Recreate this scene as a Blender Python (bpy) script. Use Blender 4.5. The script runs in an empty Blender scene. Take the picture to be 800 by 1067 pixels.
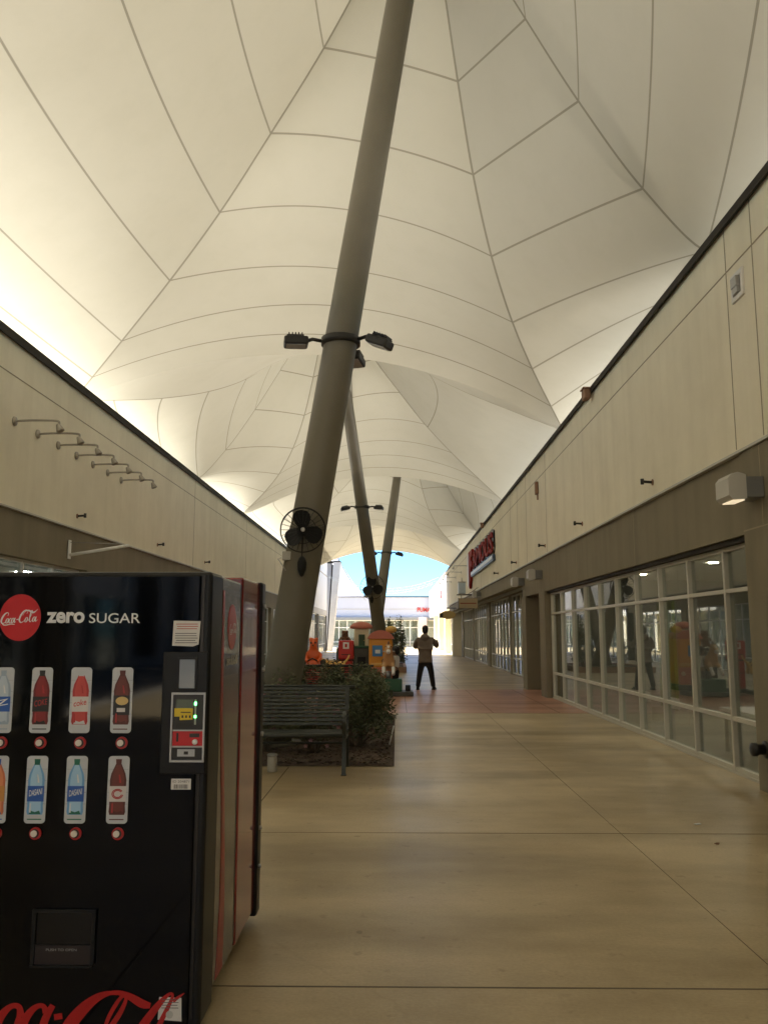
import bpy, bmesh, math, random
from mathutils import Vector, Matrix
random.seed(7)
C = bpy.context.scene.collection
R = math.radians
sc = bpy.context.scene

# ------------------------------------------------------------------ materials
def mat(name, col, rough=.6, metal=0, var=.0, vscale=3., bump=0., bscale=40., stretch=(1, 1, 1), spec=.5, coat=0, emit=None):
    m = bpy.data.materials.new(name); m.use_nodes = True
    nt = m.node_tree; b = nt.nodes['Principled BSDF']
    b.inputs['Base Color'].default_value = (*col, 1); b.inputs['Roughness'].default_value = rough
    b.inputs['Metallic'].default_value = metal; b.inputs['Specular IOR Level'].default_value = spec
    b.inputs['Coat Weight'].default_value = coat
    if emit:
        b.inputs['Emission Color'].default_value = (*emit[0], 1); b.inputs['Emission Strength'].default_value = emit[1]
    if var or bump:
        tc = nt.nodes.new('ShaderNodeTexCoord'); mp = nt.nodes.new('ShaderNodeMapping')
        mp.inputs['Scale'].default_value = stretch
        nt.links.new(tc.outputs['Object'], mp.inputs['Vector'])
        if var:
            n = nt.nodes.new('ShaderNodeTexNoise'); n.inputs['Scale'].default_value = vscale; n.inputs['Detail'].default_value = 6
            n.inputs['Roughness'].default_value = .6
            nt.links.new(mp.outputs[0], n.inputs['Vector'])
            rp = nt.nodes.new('ShaderNodeValToRGB')
            rp.color_ramp.elements[0].position = .3; rp.color_ramp.elements[1].position = .7
            rp.color_ramp.elements[0].color = (*[c * (1 - var) for c in col], 1)
            rp.color_ramp.elements[1].color = (*[min(1, c * (1 + var)) for c in col], 1)
            nt.links.new(n.outputs['Fac'], rp.inputs['Fac']); nt.links.new(rp.outputs[0], b.inputs['Base Color'])
        if bump:
            n2 = nt.nodes.new('ShaderNodeTexNoise'); n2.inputs['Scale'].default_value = bscale; n2.inputs['Detail'].default_value = 4
            nt.links.new(mp.outputs[0], n2.inputs['Vector'])
            bp = nt.nodes.new('ShaderNodeBump'); bp.inputs['Strength'].default_value = bump; bp.inputs['Distance'].default_value = .02
            nt.links.new(n2.outputs['Fac'], bp.inputs['Height']); nt.links.new(bp.outputs[0], b.inputs['Normal'])
    return m

def membrane_mat(name, fac, dcol):
    m = bpy.data.materials.new(name); m.use_nodes = True
    nt = m.node_tree; nt.nodes.clear()
    out = nt.nodes.new('ShaderNodeOutputMaterial'); mix = nt.nodes.new('ShaderNodeMixShader')
    d = nt.nodes.new('ShaderNodeBsdfDiffuse'); t = nt.nodes.new('ShaderNodeBsdfTranslucent')
    tc = nt.nodes.new('ShaderNodeTexCoord'); n = nt.nodes.new('ShaderNodeTexNoise')
    n.inputs['Scale'].default_value = .55; n.inputs['Detail'].default_value = 5
    nt.links.new(tc.outputs['Object'], n.inputs['Vector'])
    rp = nt.nodes.new('ShaderNodeValToRGB')
    rp.color_ramp.elements[0].color = (.60, .535, .385, 1); rp.color_ramp.elements[1].color = (.68, .61, .45, 1)
    rp.color_ramp.elements[0].position = .3; rp.color_ramp.elements[1].position = .7
    nt.links.new(n.outputs['Fac'], rp.inputs['Fac']); nt.links.new(rp.outputs[0], t.inputs['Color'])
    d.inputs['Color'].default_value = dcol
    mix.inputs[0].default_value = fac
    n3 = nt.nodes.new('ShaderNodeTexNoise'); n3.inputs['Scale'].default_value = 1.6; n3.inputs['Detail'].default_value = 7; n3.inputs['Roughness'].default_value = .65
    nt.links.new(tc.outputs['Object'], n3.inputs['Vector'])
    r3 = nt.nodes.new('ShaderNodeValToRGB'); r3.color_ramp.elements[0].position = .34; r3.color_ramp.elements[1].position = .55
    r3.color_ramp.elements[0].color = tuple(c * f for c, f in zip(dcol, (.97, .968, .96, 1))); r3.color_ramp.elements[1].color = dcol
    nt.links.new(n3.outputs['Fac'], r3.inputs['Fac']); nt.links.new(r3.outputs[0], d.inputs['Color'])
    wn = nt.nodes.new('ShaderNodeTexNoise'); wn.inputs['Scale'].default_value = .8; wn.inputs['Detail'].default_value = 3; nt.links.new(tc.outputs['Object'], wn.inputs['Vector'])
    bp = nt.nodes.new('ShaderNodeBump'); bp.inputs['Strength'].default_value = .18; bp.inputs['Distance'].default_value = .08; nt.links.new(wn.outputs['Fac'], bp.inputs['Height'])
    nt.links.new(bp.outputs[0], d.inputs['Normal'])
    nt.links.new(d.outputs[0], mix.inputs[1]); nt.links.new(t.outputs[0], mix.inputs[2]); nt.links.new(mix.outputs[0], out.inputs[0])
    return m

def glass_mat(name, tint, ior=1.5, rough=0.0):
    m = bpy.data.materials.new(name); m.use_nodes = True
    nt = m.node_tree; nt.nodes.clear()
    out = nt.nodes.new('ShaderNodeOutputMaterial'); mix = nt.nodes.new('ShaderNodeMixShader')
    tr = nt.nodes.new('ShaderNodeBsdfTransparent'); g = nt.nodes.new('ShaderNodeBsdfGlossy'); lw = nt.nodes.new('ShaderNodeLayerWeight'); lw.inputs['Blend'].default_value = .5
    pw = nt.nodes.new('ShaderNodeMath'); pw.operation = 'POWER'; pw.inputs[1].default_value = 4.2; nt.links.new(lw.outputs['Facing'], pw.inputs[0])
    f = nt.nodes.new('ShaderNodeMath'); f.operation = 'MULTIPLY_ADD'; f.inputs[1].default_value = 1 - ior; f.inputs[2].default_value = ior; nt.links.new(pw.outputs[0], f.inputs[0])
    tr.inputs['Color'].default_value = (*tint, 1); g.inputs['Roughness'].default_value = rough
    nt.links.new(f.outputs[0], mix.inputs[0]); nt.links.new(tr.outputs[0], mix.inputs[1]); nt.links.new(g.outputs[0], mix.inputs[2])
    nt.links.new(mix.outputs[0], out.inputs[0])
    return m

def concrete_mat(name, col, col2, streak=(.32, .9, 1)):
    m = bpy.data.materials.new(name); m.use_nodes = True
    nt = m.node_tree; b = nt.nodes['Principled BSDF']; N = nt.nodes.new; L = nt.links.new
    tc = N('ShaderNodeTexCoord')
    def noise(scale, detail, st=(1, 1, 1), loc=(0, 0, 0), rough=.55):
        mp = N('ShaderNodeMapping'); mp.inputs['Scale'].default_value = st; mp.inputs['Location'].default_value = loc
        L(tc.outputs['Object'], mp.inputs['Vector']); n = N('ShaderNodeTexNoise')
        n.inputs['Scale'].default_value = scale; n.inputs['Detail'].default_value = detail; n.inputs['Roughness'].default_value = rough
        L(mp.outputs[0], n.inputs['Vector']); return n.outputs['Fac']
    def ramp(f, a, bb, lo, hi):
        r = N('ShaderNodeValToRGB'); r.color_ramp.elements[0].position = a; r.color_ramp.elements[1].position = bb
        r.color_ramp.elements[0].color = (*lo, 1); r.color_ramp.elements[1].color = (*hi, 1); L(f, r.inputs['Fac']); return r.outputs[0]
    def mul(x, y, fac=1.):
        k = N('ShaderNodeMix'); k.data_type = 'RGBA'; k.blend_type = 'MULTIPLY'; k.inputs[0].default_value = fac
        L(x, k.inputs[6]); L(y, k.inputs[7]); return k.outputs[2]
    base = ramp(noise(1.0, 6, streak), .38, .62, col, col2)
    stain = ramp(noise(.8, 8, (1, 1, 1), (5, 2, 0), .7), .33, .6, (.72, .68, .62), (1, 1, 1))
    fine = ramp(noise(55, 4), .3, .7, (.86, .86, .86), (1.06, 1.06, 1.06))
    spots = ramp(noise(9, 3, (1, 1, 1), (1, 7, 3)), .25, .36, (.55, .50, .45), (1, 1, 1))
    gum = ramp(noise(6.5, 1, (1, 1, 1), (9, 4, 1)), .19, .215, (.5, .46, .4), (1, 1, 1))
    vr = N('ShaderNodeTexVoronoi'); vr.feature = 'DISTANCE_TO_EDGE'; vr.inputs['Scale'].default_value = .22
    wv = N('ShaderNodeTexNoise'); wv.inputs['Scale'].default_value = 2.2; wv.inputs['Detail'].default_value = 6; L(tc.outputs['Object'], wv.inputs['Vector'])
    ad = N('ShaderNodeMix'); ad.data_type = 'RGBA'; ad.blend_type = 'ADD'; ad.inputs[0].default_value = .35; L(tc.outputs['Object'], ad.inputs[6]); L(wv.outputs['Color'], ad.inputs[7]); L(ad.outputs[2], vr.inputs['Vector'])
    crack = ramp(vr.outputs['Distance'], .0, .0035, (.62, .58, .52), (1, 1, 1))
    worn = ramp(noise(.35, 4, (1.4, .5, 1), (2, 8, 0)), .35, .65, (.84, .82, .78), (1.08, 1.08, 1.08))
    c = mul(mul(mul(base, stain, .8), fine, .8), spots, .6)
    c = mul(mul(mul(c, gum, .7), crack, .18), worn, 1.)
    L(c, b.inputs['Base Color'])
    r = N('ShaderNodeMapRange'); r.inputs['To Min'].default_value = .26; r.inputs['To Max'].default_value = .50
    L(noise(1.1, 5, (.35, 1.5, 1), (3, 0, 0)), r.inputs['Value']); L(r.outputs[0], b.inputs['Roughness'])
    bp = N('ShaderNodeBump'); bp.inputs['Strength'].default_value = .12; bp.inputs['Distance'].default_value = .01
    L(noise(70, 3, (.4, 1.6, 1)), bp.inputs['Height']); L(bp.outputs[0], b.inputs['Normal'])
    b.inputs['Specular IOR Level'].default_value = .5
    return m

M = {}
def weather(m, amt=.16):
    nt = m.node_tree; b = nt.nodes['Principled BSDF']; N = nt.nodes.new; L = nt.links.new
    src = b.inputs['Base Color'].links[0].from_socket
    tc = N('ShaderNodeTexCoord'); mp = N('ShaderNodeMapping'); mp.inputs['Scale'].default_value = (3.5, 3.5, .12); L(tc.outputs['Object'], mp.inputs['Vector'])
    n = N('ShaderNodeTexNoise'); n.inputs['Scale'].default_value = 1.; n.inputs['Detail'].default_value = 7; L(mp.outputs[0], n.inputs['Vector'])
    r = N('ShaderNodeValToRGB'); r.color_ramp.elements[0].position = .36; r.color_ramp.elements[1].position = .56
    r.color_ramp.elements[0].color = (1 - amt, 1 - amt * 1.1, 1 - amt * 1.3, 1); r.color_ramp.elements[1].color = (1, 1, 1, 1); L(n.outputs['Fac'], r.inputs['Fac'])
    n2 = N('ShaderNodeTexNoise'); n2.inputs['Scale'].default_value = .9; n2.inputs['Detail'].default_value = 8; n2.inputs['Roughness'].default_value = .65; L(tc.outputs['Object'], n2.inputs['Vector'])
    r2 = N('ShaderNodeValToRGB'); r2.color_ramp.elements[0].position = .3; r2.color_ramp.elements[1].position = .62
    r2.color_ramp.elements[0].color = (.91, .905, .89, 1); r2.color_ramp.elements[1].color = (1, 1, 1, 1); L(n2.outputs['Fac'], r2.inputs['Fac'])
    prev = src
    for q, f in ((r, .6), (r2, 1.)):
        k = N('ShaderNodeMix'); k.data_type = 'RGBA'; k.blend_type = 'MULTIPLY'; k.inputs[0].default_value = f; L(prev, k.inputs[6]); L(q.outputs[0], k.inputs[7]); prev = k.outputs[2]
    L(prev, b.inputs['Base Color'])
M['membrane'] = membrane_mat('canopy_membrane', .05, (.45, .43, .355, 1))
M['seam'] = membrane_mat('welded_seam', .026, (.26, .24, .185, 1))
M['stucco'] = mat('cream_stucco', (.86, .80, .64), .85, var=.03, vscale=.7, bump=.25, bscale=220)
M['stucco_white'] = mat('white_stucco', (.74, .72, .68), .85, var=.03, vscale=1., bump=.15, bscale=120)
M['stucco_grey'] = mat('pale_grey_stucco', (.60, .61, .63), .85, var=.03, vscale=1., bump=.15, bscale=120)
M['lav'] = mat('blue_grey_stucco', (.46, .48, .55), .85, var=.03, vscale=.5)
M['taupe'] = mat('taupe_stucco', (.235, .20, .135), .8, var=.06, vscale=1.2, bump=.2, bscale=200)
weather(M['stucco'], .07)
M['groove'] = mat('shadow_joint', (.34, .29, .20), .9)
weather(M['taupe'], .16)
M['coping'] = mat('dark_bronze_metal', (.028, .022, .016), .7, 0, spec=.25)
M['roof'] = mat('white_roofing', (.80, .79, .76), .8, var=.05, vscale=.5)
M['alu'] = mat('pale_aluminium', (.56, .53, .45), .45, .25, var=.04, vscale=2)
M['alu_white'] = mat('white_painted_aluminium', (.70, .70, .69), .5)
M['glass'] = glass_mat('shop_glass', (.82, .86, .83), .095)
M['pole'] = mat('taupe_painted_steel', (.155, .138, .10), .5, .0, var=.08, vscale=1.5, bump=.05, bscale=60)
M['black'] = mat('black_plastic', (.008, .008, .008), .4, spec=.3)
M['dark'] = mat('dark_bronze', (.03, .027, .024), .45, .3)
M['wire'] = mat('black_wire', (.02, .02, .02), .4, .5)
M['steel'] = mat('grey_steel', (.42, .42, .42), .4, .6)
M['galv'] = mat('grey_painted_metal', (.50, .48, .43), .5, .2)
M['floor_tan'] = concrete_mat('sealed_concrete', (.34, .262, .145), (.56, .45, .275))
M['floor_red'] = concrete_mat('red_stained_concrete', (.36, .18, .12), (.52, .28, .20))
M['joint'] = mat('floor_joint', (.13, .105, .075), .9)
M['ground'] = mat('outer_ground', (.30, .27, .22), .9, var=.1, vscale=.2)
M['mulch'] = mat('bark_mulch', (.085, .055, .038), .95, var=.55, vscale=38, bump=1., bscale=70)
M['leaf_a'] = mat('leaf_green', (.11, .125, .055), .55)
M['leaf_b'] = mat('leaf_dark', (.062, .078, .036), .5)
M['leaf_c'] = mat('leaf_olive', (.15, .155, .08), .6)
M['leaf_d'] = mat('leaf_dry', (.13, .095, .05), .7)
M['pink'] = mat('pink_petals', (.42, .22, .24), .7)
M['twig'] = mat('twig_bark', (.10, .075, .05), .9)
M['bench'] = mat('green_black_steel', (.030, .034, .027), .38, .2, var=.15, vscale=8)
M['room'] = mat('shop_interior_paint', (.36, .355, .32), .9, var=.05)
M['room_floor'] = mat('shop_interior_floor', (.22, .20, .16), .35)
M['room_ceil'] = mat('shop_interior_ceiling', (.42, .40, .35), .9)
M['lamp_on'] = mat('lit_lamp', (1, .9, .75), .4, emit=((1., .82, .55), .10))
M['shop_lamp'] = mat('lit_shop_lamp', (1, .9, .75), .4, emit=((1., .90, .74), 26.)); M['shop_lamp_cool'] = mat('lit_cool_shop_lamp', (1, 1, 1), .4, emit=((.92, .97, 1.), 40.))
M['green_panel'] = mat('green_display', (.20, .28, .07), .6)
M['white'] = mat('white_paint', (.78, .78, .76), .5)
M['skin'] = mat('brown_skin', (.20, .105, .065), .55)
M['hair'] = mat('black_hair', (.012, .010, .009), .6)
M['hoodie'] = mat('grey_brown_fleece', (.17, .135, .105), .95, var=.12, vscale=12, bump=.4, bscale=60)
M['trouser'] = mat('black_trousers', (.014, .013, .014), .9)
M['shirt'] = mat('white_shirt', (.62, .62, .60), .9)
M['red'] = mat('red_paint', (.50, .022, .014), .35)
M['orange'] = mat('orange_paint', (.68, .115, .02), .35)
M['yellow_or'] = mat('yellow_orange_paint', (.70, .30, .03), .4)
M['yellow'] = mat('yellow_paint', (.72, .45, .12), .45)
M['cream'] = mat('cream_paint', (.68, .58, .40), .5)
M['sign_red'] = mat('sign_letter_red', (.27, .022, .016), .75, spec=.2)
M['salmon'] = mat('salmon_paint', (.55, .17, .11), .5)
M['green'] = mat('dark_green_paint', (.012, .085, .035), .4)
M['green2'] = mat('door_green', (.03, .07, .03), .5)
M['brown'] = mat('brown_paint', (.16, .07, .03), .5)
M['tan'] = mat('tan_paint', (.52, .30, .13), .5)
M['blue'] = mat('blue_screen', (.05, .22, .50), .3)
M['greybox'] = mat('charcoal_paint', (.06, .06, .05), .5)
M['sign_tan'] = mat('tan_sign_board', (.48, .38, .24), .6)
M['sign_text'] = mat('red_brown_lettering', (.28, .07, .04), .6)
M['gold'] = mat('gold_sign_board', (.50, .36, .14), .5)
M['lantern'] = mat('pale_blue_sign_panel', (.55, .66, .78), .3)
M['terra'] = mat('terracotta_box', (.28, .16, .10), .8)
M['sail'] = mat('white_sail_fabric', (.62, .62, .68), .8)

# ------------------------------------------------------------------ mesh builder
class MB:
    def __init__(s): s.v = []; s.f = []; s.mi = []; s.sm = []
    def add(s, vs, fs, mi=0, smooth=False):
        o = len(s.v); s.v += [tuple(v) for v in vs]
        for f in fs: s.f.append([i + o for i in f]); s.mi.append(mi); s.sm.append(smooth)
        return s
    def box(s, x0, x1, y0, y1, z0, z1, mi=0, T=None):
        x0, x1 = min(x0, x1), max(x0, x1); y0, y1 = min(y0, y1), max(y0, y1); z0, z1 = min(z0, z1), max(z0, z1)
        vs = [Vector((x, y, z)) for z in (z0, z1) for x, y in ((x0, y0), (x1, y0), (x1, y1), (x0, y1))]
        if T: vs = [T @ v for v in vs]
        return s.add(vs, [(3, 2, 1, 0), (4, 5, 6, 7), (0, 1, 5, 4), (1, 2, 6, 5), (2, 3, 7, 6), (3, 0, 4, 7)], mi)
    def bbox(s, x0, x1, y0, y1, z0, z1, r=.01, mi=0, T=None, seg=2):
        b = bmesh.new(); bmesh.ops.create_cube(b, size=1)
        for v in b.verts:
            v.co = ((x0 + x1) / 2 + v.co.x * abs(x1 - x0), (y0 + y1) / 2 + v.co.y * abs(y1 - y0), (z0 + z1) / 2 + v.co.z * abs(z1 - z0))
        bmesh.ops.bevel(b, geom=b.edges[:], offset=r, segments=seg, affect='EDGES', profile=.5)
        b.verts.ensure_lookup_table(); b.verts.index_update()
        s.add([(T @ v.co) if T else v.co for v in b.verts], [[v.index for v in f.verts] for f in b.faces], mi, False); b.free(); return s
    def tube(s, pts, r, n=8, mi=0, cap=True, rad=None):
        pts = [Vector(p) for p in pts]; k = len(pts); rings = []
        rad = rad or [r] * k; up = None
        for i, p in enumerate(pts):
            d = (pts[min(i + 1, k - 1)] - pts[max(i - 1, 0)]).normalized()
            if up is None: up = Vector((0, 0, 1)) if abs(d.z) < .9 else Vector((1, 0, 0))
            a = d.cross(up).normalized(); b2 = a.cross(d).normalized(); up = b2
            rings.append([p + (a * math.cos(2 * math.pi * j / n) + b2 * math.sin(2 * math.pi * j / n)) * rad[i] for j in range(n)])
        fs = [(i * n + j, i * n + (j + 1) % n, (i + 1) * n + (j + 1) % n, (i + 1) * n + j) for i in range(k - 1) for j in range(n)]
        if cap: fs += [tuple(range(n - 1, -1, -1)), tuple(range((k - 1) * n, k * n))]
        return s.add([v for q in rings for v in q], fs, mi, True)
    def lathe(s, prof, n=24, mi=0, T=None, smooth=True):   # prof: (radius, z)
        vs = [Vector((r * math.cos(2 * math.pi * j / n), r * math.sin(2 * math.pi * j / n), z)) for r, z in prof for j in range(n)]
        if T: vs = [T @ v for v in vs]
        k = len(prof)
        fs = [(i * n + j, i * n + (j + 1) % n, (i + 1) * n + (j + 1) % n, (i + 1) * n + j) for i in range(k - 1) for j in range(n)]
        fs += [tuple(range(n - 1, -1, -1)), tuple(range((k - 1) * n, k * n))]
        return s.add(vs, fs, mi, smooth)
    def prism(s, poly, fn, mi=0):                            # fn(u, v, side) -> 3D
        n = len(poly); vs = [fn(u, v, 0) for u, v in poly] + [fn(u, v, 1) for u, v in poly]
        return s.add(vs, [tuple(range(n - 1, -1, -1)), tuple(range(n, 2 * n))] + [(i, (i + 1) % n, n + (i + 1) % n, n + i) for i in range(n)], mi)
    def ball(s, c, r, mi=0, n=14, T=None):
        c = Vector(c); rx, ry, rz = r if hasattr(r, '__len__') else (r, r, r); vs = []; m = n // 2 + 1
        for i in range(m + 1):
            th = math.pi * min(max(i / m, .002), .998)
            for j in range(n):
                ph = 2 * math.pi * j / n
                v = c + Vector((rx * math.sin(th) * math.cos(ph), ry * math.sin(th) * math.sin(ph), rz * math.cos(th)))
                vs.append(T @ v if T else v)
        fs = [(i * n + j, (i + 1) * n + j, (i + 1) * n + (j + 1) % n, i * n + (j + 1) % n) for i in range(m) for j in range(n)]
        return s.add(vs, fs, mi, True)
    def build(s, name, mats, parent=None):
        me = bpy.data.meshes.new(name); me.from_pydata(s.v, [], s.f)
        for m in (mats if isinstance(mats, (list, tuple)) else [mats]): me.materials.append(m)
        me.polygons.foreach_set('material_index', s.mi); me.polygons.foreach_set('use_smooth', s.sm); me.update()
        o = bpy.data.objects.new(name, me); C.objects.link(o)
        if parent:
            o.parent = parent
        return o

def tag(o, label=None, cat=None, group=None, kind=None):
    if label: o['label'] = label
    if cat: o['category'] = cat
    if group: o['group'] = group
    if kind: o['kind'] = kind
    return o
def thing(name, label, cat, loc=(0, 0, 0), rz=0, group=None):
    o = bpy.data.objects.new(name, None); C.objects.link(o); o.location = loc; o.rotation_euler = (0, 0, rz)
    o.empty_display_size = .2
    return tag(o, label, cat, group)
def dup(root, loc=None, rz=None, label=None, group=None):
    r = root.copy(); C.objects.link(r)
    if loc is not None: r.location = loc
    if rz is not None: r.rotation_euler = (0, 0, rz)
    if label: r['label'] = label
    if group: r['group'] = group
    for ch in list(root.children):
        c = ch.copy(); C.objects.link(c); c.parent = r
        for g in list(ch.children):
            d = g.copy(); C.objects.link(d); d.parent = c
    return r

def text_polys(txt, size=1., extrude=.0, bold=0., shear=0., spacing=1.):
    cu = bpy.data.curves.new('lettering', 'FONT'); cu.body = txt; cu.size = size; cu.extrude = extrude; cu.offset = bold; cu.shear = shear
    cu.space_character = spacing; cu.align_x = 'LEFT'; cu.resolution_u = 4
    ob = bpy.data.objects.new('lettering', cu); C.objects.link(ob)
    dg = bpy.context.evaluated_depsgraph_get(); me = bpy.data.meshes.new_from_object(ob.evaluated_get(dg))
    vs = [v.co.copy() for v in me.vertices]; fs = [list(p.vertices) for p in me.polygons]
    bpy.data.objects.remove(ob); bpy.data.meshes.remove(me); bpy.data.curves.remove(cu)
    return vs, fs
def put_text(mb, txt, fn, width=None, height=None, mi=0, **k):
    """fn(u,v,w) -> 3D; text fitted into width (u) from u=0, caps about height v"""
    vs, fs = text_polys(txt, **k)
    if not vs: return mb
    x0 = min(v.x for v in vs); x1 = max(v.x for v in vs); y0 = min(v.y for v in vs); y1 = max(v.y for v in vs)
    sx = (width / (x1 - x0)) if width else 1; sy = (height / (y1 - y0)) if height else sx
    return mb.add([fn((v.x - x0) * sx, (v.y - y0) * sy, v.z) for v in vs], fs, mi)

def crom(pts, n=8):
    P = [Vector(p) for p in pts]; out = []
    for i in range(len(P) - 1):
        p0 = P[max(i - 1, 0)]; p1 = P[i]; p2 = P[i + 1]; p3 = P[min(i + 2, len(P) - 1)]
        for j in range(n):
            t = j / n
            out.append(.5 * ((2 * p1) + (p2 - p0) * t + (2 * p0 - 5 * p1 + 4 * p2 - p3) * t * t + (3 * p1 - p0 - 3 * p2 + p3) * t ** 3))
    out.append(P[-1]); return out
def brush(mb, pts, fn, mi=0, n=8):
    """pts: (u, v, width) calligraphic stroke -> flat ribbon"""
    q = crom(pts, n); k = len(q); vs = []
    for i, p in enumerate(q):
        d = q[min(i + 1, k - 1)] - q[max(i - 1, 0)]; d = Vector((d.x, d.y)); d = d.normalized() if d.length else Vector((1, 0))
        w = max(p.z, .004) / 2
        vs += [fn(p.x - d.y * w, p.y + d.x * w, i * 2e-6), fn(p.x + d.y * w, p.y - d.x * w, i * 2e-6)]
    return mb.add(vs, [(2 * i, 2 * i + 1, 2 * i + 3, 2 * i + 2) for i in range(k - 1)], mi)
def script_word(mb, fn, mi=0):
    """the flowing script wordmark, x 0..10.4, small letters 1.15 high"""
    def o_(x, w=.62, h=1.15, s=.28):
        cx, cy = x + w / 2, h / 2
        pts = []
        for i in range(13):
            a = math.pi * .5 + 2 * math.pi * i / 12
            u = cx + math.cos(a) * w / 2 + (math.sin(a)) * h / 2 * s; v = cy + math.sin(a) * h / 2
            pts.append((u, v, .10 + .20 * abs(math.cos(a))))
        brush(mb, pts, fn, mi, 4)
    def cap(x, sc_=1.):
        brush(mb, [(x + 1.9 * sc_, 1.75 * sc_, .10), (x + 2.1 * sc_, 2.25 * sc_, .12), (x + 1.75 * sc_, 2.55 * sc_, .16), (x + 1.1 * sc_, 2.25 * sc_, .34),
                   (x + .45 * sc_, 1.4 * sc_, .46), (x + .2 * sc_, .55 * sc_, .42), (x + .5 * sc_, .02, .26), (x + 1.05 * sc_, .12, .14), (x + 1.6 * sc_, .6, .08)], fn, mi)
    cap(0); o_(1.5)
    brush(mb, [(2.95, 1.0, .12), (2.75, 1.15, .14), (2.4, .8, .28), (2.3, .3, .28), (2.55, .02, .16), (2.95, .35, .07)], fn, mi)
    o_(3.0); brush(mb, [(3.98, 1.2, .2), (3.78, .5, .26), (3.85, .04, .18), (4.2, .35, .08)], fn, mi)
    brush(mb, [(.5, .02, .2), (.9, -.35, .24), (1.7, -.42, .22), (2.9, -.25, .2), (3.9, -.42, .12)], fn, mi)
    brush(mb, [(4.35, .72, .2), (4.85, .82, .2)], fn, mi)
    cap(4.9, 1.15)
    brush(mb, [(6.0, 1.6, .08), (6.3, 2.2, .1), (6.9, 2.75, .2), (7.6, 2.75, .34), (8.4, 2.35, .42), (9.0, 2.25, .36), (9.6, 2.6, .16), (10.0, 3.0, .06)], fn, mi)
    o_(6.7)
    brush(mb, [(7.55, .3, .08), (8.1, 1.2, .12), (8.6, 2.3, .12), (8.5, 2.75, .16), (8.2, 2.3, .28), (7.95, 1.2, .3), (7.9, .3, .28), (8.15, .02, .16), (8.5, .35, .08)], fn, mi)
    o_(8.75); brush(mb, [(9.73, 1.2, .2), (9.53, .5, .26), (9.6, .04, .18), (10.1, .45, .08)], fn, mi)
    return mb

# ------------------------------------------------------------------ setting: ground
def sheet(name, x0, x1, y0, y1, z, m, kind='structure', th=.02):
    o = MB().box(x0, x1, y0, y1, z - th, z).build(name, m); o['kind'] = kind; return o
sheet('ground', -400, 400, -300, 700, -.03, M['ground'], th=.2)
mb = MB().box(-6.3, 4.9, -16, 96, -.026, 0)
mb.box(-6.2, 4.7, 3.994, 4.006, 0, .0015, 1); mb.box(-1.2, 3.8, 6.917, 6.923, 0, .0015, 1)
for y in (28, 31.5, 38, 44, 50, 56, 62, 70, 78, 86): mb.box(-6.2, 4.7, y - .005, y + .005, 0, .0015, 1)
for x in (1.75,): mb.box(x - .002, x + .002, -10, 16.95, 0, .0013, 1); mb.box(x - .005, x + .005, 24.2, 95, 0, .0013, 1)
mb.box(-1.27, -1.258, -10, 10.2, 0, .0013, 1)
tag(mb.build('walkway', [M['floor_tan'], M['joint']]), kind='structure')
mb = MB().box(-6.2, 4.7, 17.0, 24.0, -.02, .004)
for x in (-4, -2, 0.2, 1.9, 3.2): mb.box(x - .005, x + .005, 17.05, 23.95, .004, .0055, 1)
for y in (19.3, 21.6): mb.box(-6.1, 3.7, y - .005, y + .005, .004, .0057, 1)
tag(mb.build('red_paving', [M['floor_red'], M['joint']]), kind='structure')

# mulch bed: a bumpy sheet with bark chips
def mulch(name, x0, x1, y0, y1, nchip, seed):
    rn = random.Random(seed); mb = MB(); nx, ny = 46, 70
    vs = []
    for j in range(ny + 1):
        for i in range(nx + 1):
            e = min(1, min(i, nx - i, j, ny - j) / 3)
            vs.append((x0 + (x1 - x0) * i / nx, y0 + (y1 - y0) * j / ny, .008 + e * (.012 + rn.random() * .03)))
    mb.add(vs, [(j * (nx + 1) + i, j * (nx + 1) + i + 1, (j + 1) * (nx + 1) + i + 1, (j + 1) * (nx + 1) + i) for j in range(ny) for i in range(nx)])
    for _ in range(nchip):
        x = rn.uniform(x0 + .05, x1 - .05); y = rn.uniform(y0 + .05, y1 - .05); a = rn.random() * 6.28; l = rn.uniform(.015, .05); w = rn.uniform(.008, .018)
        T = Matrix.Translation((x, y, .035)) @ Matrix.Rotation(a, 4, 'Z') @ Matrix.Rotation(rn.uniform(-.5, .5), 4, 'Y')
        mb.box(-l, l, -w, w, -.005, .005, rn.randrange(2) + 0, T)
    o = mb.build(name, [M['mulch'], M['twig']]); o['kind'] = 'structure'; return o
mulch('mulch_bed', -3.2, -.03, 10.24, 16.6, 2600, 3)
mb = MB()
for a in ((-2.5, .28, 34.2, 34.32), (-2.5, .28, 38.9, 39.02), (-2.62, -2.5, 34.2, 39.02), (.28, .4, 34.2, 39.02)): mb.box(*a, 0, .22)
mb.box(-2.5, .28, 34.32, 38.9, 0, .17, 1)
tag(mb.build('raised_planter', [M['terra'], M['mulch']]), 'low brown raised planter under the leaning masts in mid walkway', 'planter')

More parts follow.
